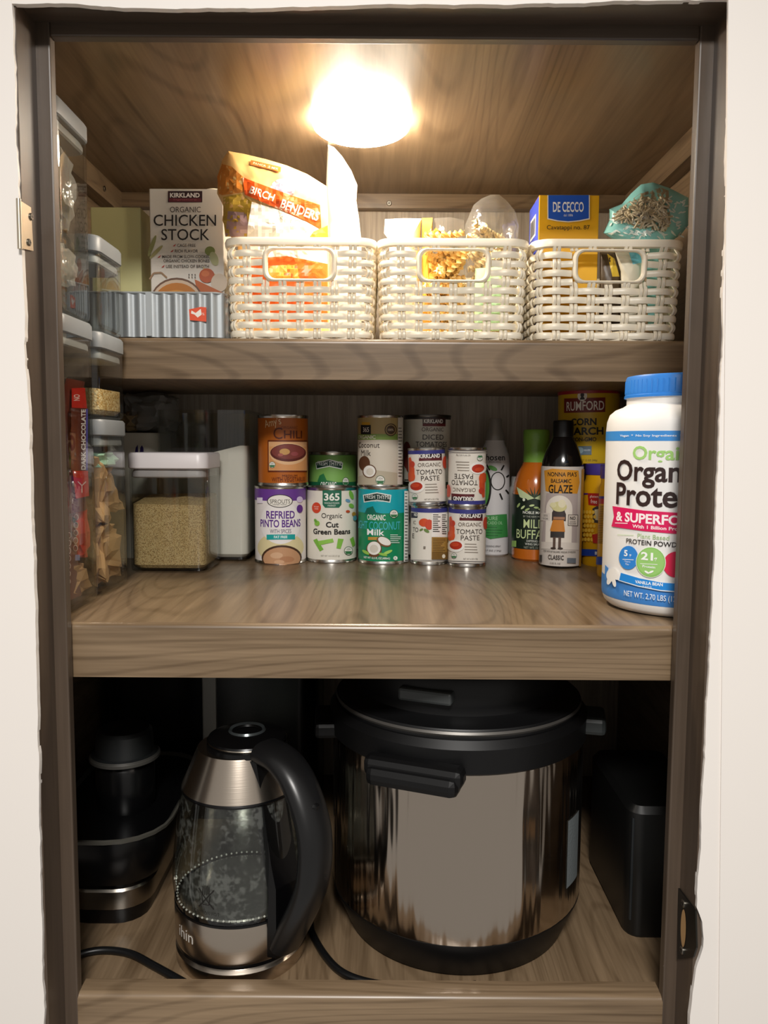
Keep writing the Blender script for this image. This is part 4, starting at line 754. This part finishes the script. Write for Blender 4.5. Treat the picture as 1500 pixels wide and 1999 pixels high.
# plastic bags in the upper tall container
zz = lambda y: UX(140, y, XC - .03).z
mb = crumple(MB(), (XC - .045, (A0 + A1) / 2, (zz(600) + zz(490)) / 2 + .004), (.038, .036, .026), M_MILKFILM, 1.3, .3, 2.0, 4, True, .7); tag(mb.build('plastic_bag'), 'white bulging plastic bag low in tall container', 'bag')
mb = crumple(MB(), (XC - .045, (A0 + A1) / 2, (zz(480) + zz(330)) / 2), (.038, .036, .040), M_MILKFILM, 3.9, .35, 2.0, 4, True, .7); tag(mb.build('plastic_bag'), 'crinkled white plastic bag high in tall container', 'bag')
mb = crumple(MB(), (XC - .04, (A0 + A1) / 2 - .01, zz(300)), (.026, .024, .014), mat('#d9c24a', .4), 6.1, .35, 2.2, 3, True, .7); tag(mb.build('yellow_clip'), 'yellow bag top poking out above the plastic bags', 'bag')

# ================================================================== FLOUR AND QUINOA
q0, q1 = U(246, 1000, 1.06).x, U(404, 1000, 1.06).x; zq = U(330, 884, 1.06).z
container('clear container of quinoa with white lid', q0, q1, 1.062, 1.162, ZM, zq, mat('#dcd6d6', .35), .022, mat('#b3acac', .45))
ztq = U(330, 985, 1.06).z; fill('quinoa_grains', 'tan quinoa grains filling the white-lidded container', q0 + .005, q1 - .005, 1.067, 1.157, ZM + .006, lambda x, y: ztq + (y - 1.067) * .1 + .003 * noise.noise((x * 30, y * 30, 5)), M_QUIN)
f0, f1 = U(305, 1000, 1.17).x, U(488, 1000, 1.17).x; zfl = U(420, 800, 1.17).z
container('large open clear container of white flour', f0, f1, 1.170, 1.312, ZM, zfl, open_top=True)
zf1, zf0 = U(480, 870, 1.2).z, U(330, 905, 1.2).z
fill('flour', 'white flour heaped higher on one side of clear container', f0 + .005, f1 - .005, 1.175, 1.307, ZM + .006, lambda x, y: zf0 + (zf1 - zf0) * min(1, max(0, (x - f0) / (f1 - f0) * 1.35 - .25)) + .004 * noise.noise((x * 50, y * 50, 1)), M_FLOUR, .004)
cz = U(290, 845, 1.2).z
cn = thing('white_canister', 'pale canister standing behind the quinoa container', 'canister', (-.405, 1.27, ZM)); smoothbox(MB(), -.39, 1.25, .088, .10, .02, [(ZM, -.002), (ZM + .004, 0), (cz - .004, 0), (cz, -.003)], mat('#d8d4c4', .45)).build('canister_body', cn)
print_on([G([(263, 886), (265, 874), (269, 868), (270, 886)], '#34246a'), G([(273, 886), (274, 874), (277, 869), (280, 874), (281, 886)], '#34246a')], lambda a, d, off: U(a, d, 1.1995 - off), 'canister_print', cn, 50)
mb = crumple(MB(), (U(300, 790, 1.25).x, 1.25, (cz + ZUb) / 2), (.042, .05, (ZUb - cz) / 2 - .001), clear('grey_film', '#b9b6b0', 1.2, .2, 1.45, .35, .8), 2.7, .3, 1.8, 4, True, .7); tag(mb.build('snack_bag'), 'rumpled clear snack bag squeezed under the upper shelf', 'bag')
mb = crumple(MB(), (U(272, 800, 1.22).x - .01, 1.235, cz + .018), (.022, .03, .017), mat('#8f7a56', .7), 9.7, .4, 2.6, 3, False); tag(mb.build('dried_snack'), 'tan dried snack inside the rumpled clear bag', 'food')

# ================================================================== UPPER SHELF
# ---- galvanised tray
gx0, gx1 = -.40, U(438, 620, 1.004).x; gy0, gy1 = 1.006, 1.20; gh = U(380, 572, 1.006).z - ZU
gt = thing('galvanised_tray', 'corrugated galvanised metal tray holding cartons', 'tray', ((gx0 + gx1) / 2, (gy0 + gy1) / 2, ZU))
def corr_path(off, amp):
    base = rrect(gx1 - gx0, gy1 - gy0, .014, 6, (gx0 + gx1) / 2, (gy0 + gy1) / 2); P = [Vector((x, y, 0)) for x, y in base]; L = [0]
    for i in range(len(P)): L.append(L[-1] + (P[(i + 1) % len(P)] - P[i]).length)
    tot = L[-1]; n = 420; out = []
    for k in range(n):
        s = tot * k / n; i = max(j for j in range(len(P)) if L[j] <= s); a, b = P[i], P[(i + 1) % len(P)]; d = (b - a); l = d.length or 1; p = a + d * ((s - L[i]) / l); nn = Vector((d.y, -d.x, 0)) / l
        out.append(p + nn * (off + amp * .8 * math.sin(2 * PI * s / tot * round(tot / .0150))))
    return out
c1 = corr_path(0, .0017); mb = MB()
mb.loft([[(p.x, p.y, ZU + z) for p in c1] for z in (.001, gh * .5, gh)], M_GALV, True, False)
c2 = corr_path(-.0012, .0017); mb.loft([[(p.x, p.y, ZU + z) for p in c2] for z in (.002, gh)], M_GALV, False, False); mb.build('corrugated_wall', gt)
c3 = corr_path(0, 0); mb = MB(); mb.tube([p + Vector((0, 0, ZU + gh)) for p in c3[::6] + [c3[0]]], .0016, M_GALV, 8, False); mb.build('rolled_rim', gt)
sx = U(290, 600, 1.004).x
for k in range(3):
    MB().lathe([(.0025, 0), (.002, .001), (.0005, .0015)], mat('#8a8c8c', .35, 1.0), 12).build('rivet', gt)
    o = [c for c in gt.children if c.name.startswith('rivet')][-1]; o.rotation_euler = (PI / 2, 0, 0); o.location = Vector((sx, gy0 - .0018, ZU + gh * (.2 + .3 * k))) - gt.location
mb = MB(); mb.box((sx - .0035, gy0 - .0026, ZU + .002), (sx + .0035, gy0 - .0012, ZU + gh), M_GALV); mb.build('seam', gt)
print_on([G([(369, 604), (392, 599), (403, 600), (403, 628), (371, 625)], '#e0512a'), G([(374, 606), (382, 611), (392, 603), (394, 614), (386, 620), (380, 614), (373, 612)], '#f2ece2'), T('%', 397, 613, 5, '#f6e0d2')], lambda a, d, off: U(a, d, gy0 - .0024 - off), 'price_sticker', gt, 50, label='torn orange price sticker')
# ---- cartons
def flatmap(Y): return lambda a, d, off: U(a, d, Y - off)
def carton(name, label, px0, px1, ytop, Y, dep, zb, m, group=None):
    a = U(px0, ytop, Y); b = U(px1, ytop, Y); o = thing(name, label, 'carton', ((a.x + b.x) / 2, Y + dep / 2, zb)); MB().box((a.x, Y, zb), (b.x, Y + dep, a.z), m, .0012).build('carton_body', o); return o
cs = carton('stock_carton', 'white chicken stock carton with soup pot picture in metal tray', 291, 436, 368, 1.075, .062, ZU + .0025, mat('#d9d3c9', .4))
dkb = '#2a2422'; ops = [R(328, 373, 395, 395, '#3a2226'), T('KIRKLAND', 361, 381, 9, '#f6f1ea', 58, .03), R(330, 387, 393, 394, '#6a3038'), T('Signature', 361, 390, 4, '#a8606a', 46), T('ORGANIC', 362, 409, 11, '#4a403a', 60), T('CHICKEN', 361, 430, 22, dkb, 122, .005), T('STOCK', 362, 458, 22, dkb, 94, .005)]
for x, y, t, w in ((364, 479, 'CAGE-FREE', 36), (364, 490, 'RICH FLAVOR', 45), (364, 501, 'MADE FROM SLOW-COOKED', 95), (364, 509, 'ORGANIC CHICKEN BONES', 90), (366, 520, 'USE INSTEAD OF BROTH', 84)):
    ops.append(T(t, x, y, 6, '#4a403a', w, .01))
    if y != 509: ops.append(G([(x - w / 2 - 9, y + 2), (x - w / 2 - 4, y - 2), (x - w / 2 - 2, y - 3), (x - w / 2 - 5, y + 2)], '#b33a2c'))
ops += [E(297, 480, 4, 22, '#8a8a5a', 20), E(305, 492, 3.5, 18, '#a09a6a', 45), E(410, 490, 10, 9, '#7f8a4c'), E(418, 505, 8, 14, '#a9ad84', -20), G([(395, 520), (437, 545), (437, 560), (400, 530)], '#b9a878'), E(404, 538, 15, 14, '#b5562c'), E(401, 534, 8, 6, '#c86e3e'), E(428, 552, 16, 18, '#c8b8a4'), G([(380, 545), (412, 560), (437, 572), (437, 577), (400, 577), (384, 565)], '#b5602e'), E(345, 590, 52, 48, '#6a4a36'), E(345, 590, 49, 44, '#cdb59c'), E(345, 592, 45, 40, '#b9742a'), E(345, 596, 38, 30, '#cf8f3c'), LN([(292, 545), (300, 533), (315, 532), (326, 542)], 3, '#9a7a5c')] + [E(369 + (k % 3) * 6, 536 + (k // 3) * 5, 1.2, 1.2, '#3a302a') for k in range(6)]
cp_ = print_on(ops, flatmap(1.0748), 'carton_print', cs, 400)
MB().lathe([(.012, 0), (.012, .008), (.011, .009)], mat('#cfc6ae', .4), 32, (U(425, 368, 1.11).x - .005, 1.11, U(361, 368, 1.075).z - .001)).build('spout_cap', cs)
yc = carton('green_carton', 'plain yellow-green carton standing behind the stacked containers', 176, 274, 404, 1.09, .07, ZU + .0025, mat('#d8d49a', .5))
# ---- woven baskets
BW, BD, BH = 288 * MPP(1.0, ZU), .232, U(585, 463, 1.0).z - ZU
def ring_path(n=288):
    base = rrect(BW, BD, .020, 8); P = [Vector((x, y, 0)) for x, y in base]; L = [0]
    for i in range(len(P)): L.append(L[-1] + (P[(i + 1) % len(P)] - P[i]).length)
    tot = L[-1]; off = 0; out = []
    # start at the middle of the front side so columns are centred there
    start = next(i for i in range(len(P)) if P[i].y < 0 and P[(i + 1) % len(P)].x > 0 and P[i].x < 0)
    s0 = L[start] + abs(P[start].x)
    for k in range(n):
        s = (s0 + tot * k / n) % tot; i = max(j for j in range(len(P)) if L[j] <= s); a, b = P[i], P[(i + 1) % len(P)]; d = b - a; l = d.length; nn = Vector((d.y, -d.x, 0)) / l
        out.append((a + d * ((s - L[i]) / l), nn))
    return out, tot
RPATH, RTOT = ring_path(); NCOL = 36; NR = 10; RP_ = (BH - .014) / NR; AMP = .0024
def taper(p, z): f = .955 + .045 * z / BH; return Vector((p.x * f, p.y * f, z))
HZ0, HZ1, HXW = BH * .575, BH * .90, .0455
def strand(row):
    z = .006 + RP_ * row; mb = MB(); segs = [[]]
    n = len(RPATH)
    for k in range(n + 1):
        p, nn = RPATH[k % n]; skip = HZ0 - .003 < z < HZ1 + .001 and abs(p.x) < HXW and abs(p.y) > BD / 2 - .005
        if skip:
            if segs[-1]: segs.append([])
            continue
        d = AMP * math.cos(PI * (k / n * NCOL + row)); c = taper(p + nn * d, z)
        segs[-1].append([c + nn * .0019 * math.cos(a) + Vector((0, 0, .0043 * math.sin(a))) for a in [2 * PI * (q + .5) / 8 for q in range(8)]])
    if len(segs) > 1 and segs[0] and segs[-1]: segs = segs[1:-1] + [segs[-1] + segs[0][1:]]
    out = []
    for sg in segs:
        if len(sg) > 1: mb = MB(); mb.loft(sg, M_CREAM); out.append(mb)
    return out
def rib(col):
    out = []; p, nn = RPATH[int(round(col * len(RPATH) / NCOL)) % len(RPATH)]; tt = Vector((-nn.y, nn.x, 0)); front = abs(p.x) < HXW and abs(p.y) > BD / 2 - .005
    for sgn in (-1, 1):
        runs = [(0.001, BH - .004)] if not front else [(0.001, HZ0 + .002), (HZ1 - .002, BH - .004)]
        for z0, z1 in runs:
            mb = MB(); sg = []; n = max(3, int((z1 - z0) / .0022))
            for k in range(n + 1):
                z = z0 + (z1 - z0) * k / n; d = -AMP * 1.05 * math.cos(PI * (col + (z - .006) / RP_)); c = taper(p + nn * d + tt * sgn * .0028, z)
                sg.append([c + nn * .0017 * math.cos(a) + tt * .0024 * math.sin(a) for a in [2 * PI * (q + .5) / 6 for q in range(6)]])
            mb.loft(sg, M_CREAM); out.append(mb)
    return out
def rim_mb():
    mb = MB(); rings = []
    for off, z in ((.0, BH - .010), (.0035, BH - .009), (.0042, BH - .003), (.003, BH), (-.001, BH), (-.0022, BH - .003), (-.0022, BH - .010), (.0, BH - .010)):
        rings.append([taper(p + nn * off, BH) + Vector((0, 0, z - BH)) for p, nn in RPATH[::2]])
    mb.loft(rings, M_CREAM, False, False); return mb
def handle_mb(sy):
    mb = MB(); pts = rrect(HXW * 2 - .004, HZ1 - HZ0 - .002, .011, 6); sg = []
    for x, z in pts + [pts[0]]:
        zz_ = (HZ0 + HZ1) / 2 + z; c = taper(Vector((x, sy * BD / 2, 0)), zz_); r = Vector((x, 0, z)).normalized()
        sg.append([c + r * .0036 * math.cos(a) + Vector((0, sy * .0042 * math.sin(a) + sy * .0008, 0)) for a in [2 * PI * (q + .5) / 10 for q in range(10)]])
    mb.loft(sg, M_CREAM, False, False); return mb
def base_mb():
    mb = MB(); mb.loft([[taper(p, 0) * 1.0 + Vector((0, 0, z)) for p, nn in RPATH[::4]] for z in (0, .003)], M_CREAM); return mb
def basket_proto(label, loc):
    o = thing('woven_basket', label, 'basket', loc, group='cream woven plastic baskets', local=True)
    base_mb().build('base', o); rim_mb().build('rim', o); handle_mb(-1).build('handle_frame', o); handle_mb(1).build('handle_frame', o)
    for r in range(NR):
        for m_ in strand(r): m_.build('weave_strand', o)
    for c in range(NCOL):
        for m_ in rib(c): m_.build('weave_rib', o)
    return o
bxs = [U(585, 560, 1.0).x, U(886, 560, 1.0).x, U(1191, 560, 1.0).x]; byc = 1.003 + BD / 2
b1 = basket_proto('cream woven plastic basket holding the orange pancake mix pouch', (bxs[0], byc, ZU))
def copy_tree(o, loc, label):
    n = o.copy(); C.objects.link(n); n.location = loc; n['label'] = label
    for c in o.children:
        k = c.copy(); C.objects.link(k); k.parent = n
    return n
copy_tree(b1, (bxs[1], byc, ZU), 'cream woven plastic basket holding the clear pasta bags')
copy_tree(b1, (bxs[2], byc, ZU), 'cream woven plastic basket holding the yellow and blue pasta box')
# ---- soft packs
class Pillow:
    def __init__(s, outline, Y, th, wr=.0, seed=0, back=.6, pw=.55):
        s.o = outline; s.Y = Y; s.th = th; s.wr = wr; s.seed = seed; s.back = back; s.pw = pw
        s.c = (sum(p[0] for p in outline) / len(outline), sum(p[1] for p in outline) / len(outline))
    def rho(s, x, y):
        dx, dy = x - s.c[0], y - s.c[1]; best = 1e9; n = len(s.o)
        if abs(dx) + abs(dy) < 1e-6: return 0
        for i in range(n):
            (ax, ay), (bx, by_) = s.o[i], s.o[(i + 1) % n]; ex, ey = bx - ax, by_ - ay; den = dx * ey - dy * ex
            if abs(den) < 1e-9: continue
            t = ((ax - s.c[0]) * ey - (ay - s.c[1]) * ex) / den; u = ((ax - s.c[0]) * dy - (ay - s.c[1]) * dx) / den
            if t > 0 and -1e-6 <= u <= 1 + 1e-6: best = min(best, t)
        return min(1, 1 / best)
    def bulge(s, x, y, r):
        w = s.wr * (noise.noise((x * .035, y * .035, s.seed)) + .6 * abs(noise.noise((x * .09, y * .06, s.seed + 4)))) * min(1, (1 - r) * 5)
        return max(0, 1 - r * r) ** s.pw * s.th + w
    def surf(s, x, y, off): return U(x, y, s.Y - s.bulge(x, y, s.rho(x, y)) - off)
    def mesh(s, m, mb=None, rings=12):
        mb = mb or MB(); dens = []; n = len(s.o)
        for i in range(n):
            (ax, ay), (bx, by_) = s.o[i], s.o[(i + 1) % n]; k = max(1, int(math.hypot(bx - ax, by_ - ay) / 7))
            for q in range(k): dens.append((ax + (bx - ax) * q / k, ay + (by_ - ay) * q / k))
        fr, bk = [], []
        for j in range(rings + 1):
            r = 1 - (j / rings) ** 1.2 * .985
            fr.append([U(s.c[0] + (x - s.c[0]) * r, s.c[1] + (y - s.c[1]) * r, s.Y - s.bulge(s.c[0] + (x - s.c[0]) * r, s.c[1] + (y - s.c[1]) * r, r)) for x, y in dens])
            bk.append([U(s.c[0] + (x - s.c[0]) * r, s.c[1] + (y - s.c[1]) * r, s.Y + s.bulge(s.c[0] + (x - s.c[0]) * r, s.c[1] + (y - s.c[1]) * r, r) * s.back) for x, y in dens])
        mb.loft(fr, m, False, True); mb.loft(bk, m, False, True); return mb
def pack(name, label, cat, outline, Y, th, m, wr=.002, seed=0, ops=None, step=7, part='pouch', layer=.00012):
    p = Pillow(outline, Y, th, wr, seed); base = U(p.c[0], max(y for _, y in outline), Y); o = thing(name, label, cat, base); b = p.mesh(m).build(part, o)
    if ops: print_on(ops, p.surf, 'pouch_print', b, step, True, .3, layer)
    return o, p
yb_ = 646
po, pp = pack('pancake_mix_pouch', 'orange pancake mix pouch leaning in the first basket', 'pouch', [(446, 295), (475, 300), (520, 311), (560, 323), (600, 340), (638, 364), (641, 420), (643, 520), (643, yb_), (560, yb_), (476, yb_), (470, 540), (463, 474), (446, 458), (434, 430), (438, 406), (424, 378), (426, 340), (434, 312)], 1.045, .018, mat('#efc07a', .28, coat=.3), .004, 3,
  [G([(424, 345), (434, 320), (452, 325), (480, 350), (478, 375), (440, 380), (428, 382)], '#dc8a3a'), G([(436, 385), (470, 378), (500, 400), (520, 430), (500, 462), (440, 462), (436, 430)], '#c7a23e'), G([(445, 412), (480, 415), (490, 462), (440, 462)], '#a88a8c'), E(551, 372, 24, 23, '#d9c0c4'), E(551, 374, 19, 17, '#b9a0b4'), LN([(545, 366), (550, 356), (556, 366)], 2, '#f4e8e0'), G([(474, 345), (484, 350), (560, 378), (625, 400), (628, 447), (600, 432), (545, 408), (478, 380)], '#dd561f'), G([(492, 394), (545, 410), (600, 434), (636, 455), (640, 520), (480, 520), (484, 440)], '#f4efe6'), T('BIRCH', 512, 378, 15, '#fbeede', 50, .02, 20), T('BENDERS', 586, 410, 18, '#fbeede', 78, .02, 20), T('THE PANCAKE & WAFFLE MIX', 560, 412, 4, '#fbe0c0', 50, .01, 20), T('KETO', 566, 430, 9, '#b9b2a6', 44, 0, 16), T('KETO APPROVED', 588, 446, 4.5, '#c9c2b6', 34, 0, 10), G([(490, 312), (549, 326), (548, 336), (489, 321)], '#c2662c'), T('PANCAKE MIX', 519, 324, 4.5, '#f4d8b4', 50, .01, 14), G([(612, 452), (640, 440), (641, 470), (600, 470)], '#d9822c'), G([(482, 505), (560, 500), (640, 515), (640, yb_ - 6), (480, yb_ - 6)], '#e0691f'), G([(520, 520), (580, 515), (585, 545), (520, 548)], '#e9a23a')])
pack('tortilla_pack', 'white tortilla pack standing on edge beside the orange pouch', 'pack', [(640, 282), (652, 287), (668, 305), (686, 333), (698, 362), (696, 392), (701, 425), (706, 470), (706, yb_), (638, yb_), (637, 460), (637, 360)], 1.10, .035, mat('#efe9df', .6), .003, 6)
pack('white_bag', 'white folded bag in the middle basket', 'bag', [(752, 428), (790, 426), (823, 427), (822, 470), (819, yb_), (764, yb_), (760, 470), (750, 455)], 1.09, .028, mat('#ece8df', .5), .004, 9)
pack('orange_bag', 'orange packet between the pale bags in the middle basket', 'packet', [(824, 426), (845, 425), (845, 470), (845, yb_), (824, yb_), (824, 470)], 1.085, .016, mat('#dca038', .45), .003, 2)
pack('clear_bag', 'flat clear pasta bag with folded top in the middle basket', 'bag', [(848, 426), (880, 424), (906, 430), (908, 480), (910, yb_), (846, yb_)], 1.09, .022, M_FILM, .004, 12)
pack('pasta_bag', 'tall clear bag of pasta with a gathered top in the middle basket', 'bag', [(958, 380), (975, 380), (990, 392), (1006, 412), (1014, 440), (1010, 480), (1004, yb_), (912, yb_), (908, 470), (908, 440), (925, 400), (940, 388)], 1.085, .034, M_FILM, .006, 15)
pack('green_packet', 'pale green packet low in the middle basket', 'packet', [(928, 524), (985, 520), (988, 560), (988, yb_), (926, yb_)], 1.03, .008, mat('#bfe6b4', .5), .002, 4)
def pasta(name, label, x0, x1, y0, y1, z0, z1, n, seed, col):
    rnd = random.Random(seed); mb = MB(); m = mat(col, .5)
    for _ in range(n):
        c = Vector((rnd.uniform(x0, x1), rnd.uniform(y0, y1), rnd.uniform(z0, z1))); ax = Vector((rnd.gauss(0, 1), rnd.gauss(0, .5), rnd.gauss(0, .7))).normalized(); u = ax.cross(Vector((.3, .2, 1))).normalized(); w = ax.cross(u); L = rnd.uniform(.026, .036); sg = []
        for k in range(13):
            t = k / 12 - .5; a = t * 9 + rnd.random() * .05; cc = c + ax * t * L
            sg.append([cc + (u * math.cos(a + q) + w * math.sin(a + q)) * (.0048 if i % 2 == 0 else .0016) for i, q in enumerate((0, PI / 3, 2 * PI / 3, PI, 4 * PI / 3, 5 * PI / 3))])
        mb.loft(sg, m)
    o = tag(mb.build(name), label, 'pasta'); o['kind'] = 'stuff'; return o
ub = lambda x, y, Y: U(x, y, Y)
pasta('twisted_pasta', 'golden twisted pasta heaped in the middle basket', ub(842, 520, 1.05).x, ub(893, 520, 1.05).x, 1.03, 1.06, ZU + .02, ub(880, 462, 1.05).z, 90, 3, '#eec678')
pasta('twisted_pasta', 'pale twisted pasta inside the gathered clear bag', ub(925, 520, 1.05).x, ub(990, 520, 1.05).x, 1.062, 1.09, ZU + .02, ub(960, 448, 1.07).z, 90, 5, '#efd9a4')
# ---- pasta box
dx0, dx1 = U(1052, 450, 1.032).x, U(1169, 450, 1.032).x; dzt = U(1108, 381, 1.032).z; YELLOW = '#efb51a'
db = thing('pasta_box', 'yellow and blue pasta box standing in the last basket', 'box', ((dx0 + dx1) / 2, 1.065, ZU + .004))
MB().box((dx0, 1.032, ZU + .004), (dx1, 1.098, dzt), mat(YELLOW, .4), .0008).build('box_body', db)
sd = MB(); sd.add([(dx0 - .0003, 1.0335, ZU + .005), (dx0 - .0003, 1.0975, ZU + .005), (dx0 - .0003, 1.0975, dzt - .001), (dx0 - .0003, 1.0335, dzt - .001)], [(3, 2, 1, 0)], mat('#3f52c4', .4)); sd = sd.build('box_side', db, 'blue side panel with barcode')
bc_ = MB(); rn = random.Random(4)
bc_.add([(dx0 - .0006, y, z) for y, z in ((1.05, dzt - .045), (1.088, dzt - .045), (1.088, dzt - .018), (1.05, dzt - .018))], [(3, 2, 1, 0)], mat('#e8e8ee', .5)); yy = 1.053
while yy < 1.085:
    wv = rn.choice((.0008, .0014, .002)); bc_.add([(dx0 - .0008, y, z) for y, z in ((yy, dzt - .042), (yy + wv, dzt - .042), (yy + wv, dzt - .021), (yy, dzt - .021))], [(3, 2, 1, 0)], mat('#20223a', .5)); yy += wv + rn.choice((.001, .0016))
bc_.build('barcode', sd)
lidf = MB(); lidf.add([(dx0, 1.032, dzt), (dx1, 1.032, dzt), (dx1 + .001, 1.07, dzt + .004), (dx0 + .001, 1.07, dzt + .002)], [(0, 1, 2, 3)], mat('#c9a050', .5)); lidf.build('top_flap', db)
print_on([G([(1069, 381), (1152, 381), (1152, 428), (1132, 432), (1110, 434), (1088, 432), (1069, 428)], '#f6f2e2'), G([(1071, 381), (1150, 381), (1150, 426), (1131, 430), (1110, 432), (1089, 430), (1071, 426)], '#1f58c6'), T('DE CECCO', 1110, 404, 20, '#f4f6f8', 60, .02), T('dal 1886', 1110, 420, 5, '#dfe6f6', 18), T('Cavatappi no. 87', 1110, 445, 11, '#2a2418', 84, .005)], flatmap(1.0317), 'box_print', db, 400)
# ---- teal noodle bag
teal = '#93d8d5'; tops = []
rn = random.Random(12)
for k in range(90):
    x, y = rn.choice(((rn.uniform(1192, 1240), rn.uniform(425, 460)), (rn.uniform(1308, 1342), rn.uniform(385, 462)), (rn.uniform(1230, 1300), rn.uniform(450, 464)))); tops.append(E(x, y, rn.uniform(4, 7), 1.5, '#eaf6f2', rn.uniform(-70, 70), 8))
win = [(1198, 418), (1225, 396), (1250, 378), (1290, 366), (1306, 372), (1309, 430), (1300, 452), (1250, 446), (1215, 432)]
tb, tp = pack('noodle_bag', 'teal bag of rice noodles with clear window in the last basket', 'bag', [(1190, 408), (1215, 398), (1232, 378), (1252, 360), (1275, 356), (1305, 366), (1345, 386), (1344, 440), (1330, 458), (1298, 480), (1292, yb_), (1266, yb_), (1262, 490), (1200, 470), (1178, 455), (1190, 430)], 1.035, .019, mat(teal, .3, coat=.3), .003, 21, [G(win, '#a89a7c')] + tops, layer=.00002)
mb = MB(); rn = random.Random(2)
for k in range(240):
    x, y = rn.uniform(1205, 1304), rn.uniform(385, 446)
    if y < 392 + max(0, 1250 - x) * .5 or y > 428 + (x - 1205) * .2: continue
    p = tp.surf(x, y, .002); a = rn.uniform(0, PI); L = rn.uniform(.004, .008); d = Vector((math.cos(a), 0, math.sin(a))) * L; mb.tube([p - d, p - d * .3 + Vector((0, -.0022, 0)), p + d * .4 + Vector((0, -.002, 0)), p + d], .0012, mat('#d8ccb2' if k % 3 else '#bfb090', .6), 6)
nn_ = mb.build('noodles', tb, 'beige rice noodles behind the window', 'stuff')
wf = Pillow(win, 1.034, .0285, .002, 30); wf.mesh(clear('window_film', '#fbfaf6', .7, .1, 1.45, .03, .6)).build('clear_window', tb)
pack('brown_packet', 'dark brown and yellow packet low in the last basket', 'packet', [(1172, 490), (1200, 488), (1212, 520), (1214, yb_), (1170, yb_)], 1.035, .008, mat('#4a3a24', .4), .002, 8, [G([(1186, 495), (1200, 505), (1210, 540), (1196, 540)], '#d9b83c')])
pack('pale_packet', 'pale packet tucked beside the brown packet in last basket', 'packet', [(1200, 488), (1240, 486), (1258, 500), (1260, yb_), (1215, yb_), (1212, 530)], 1.03, .008, mat('#cfc8b4', .5), .002, 14, [G([(1228, 492), (1258, 492), (1258, 512), (1236, 516)], '#7cc0d4')])
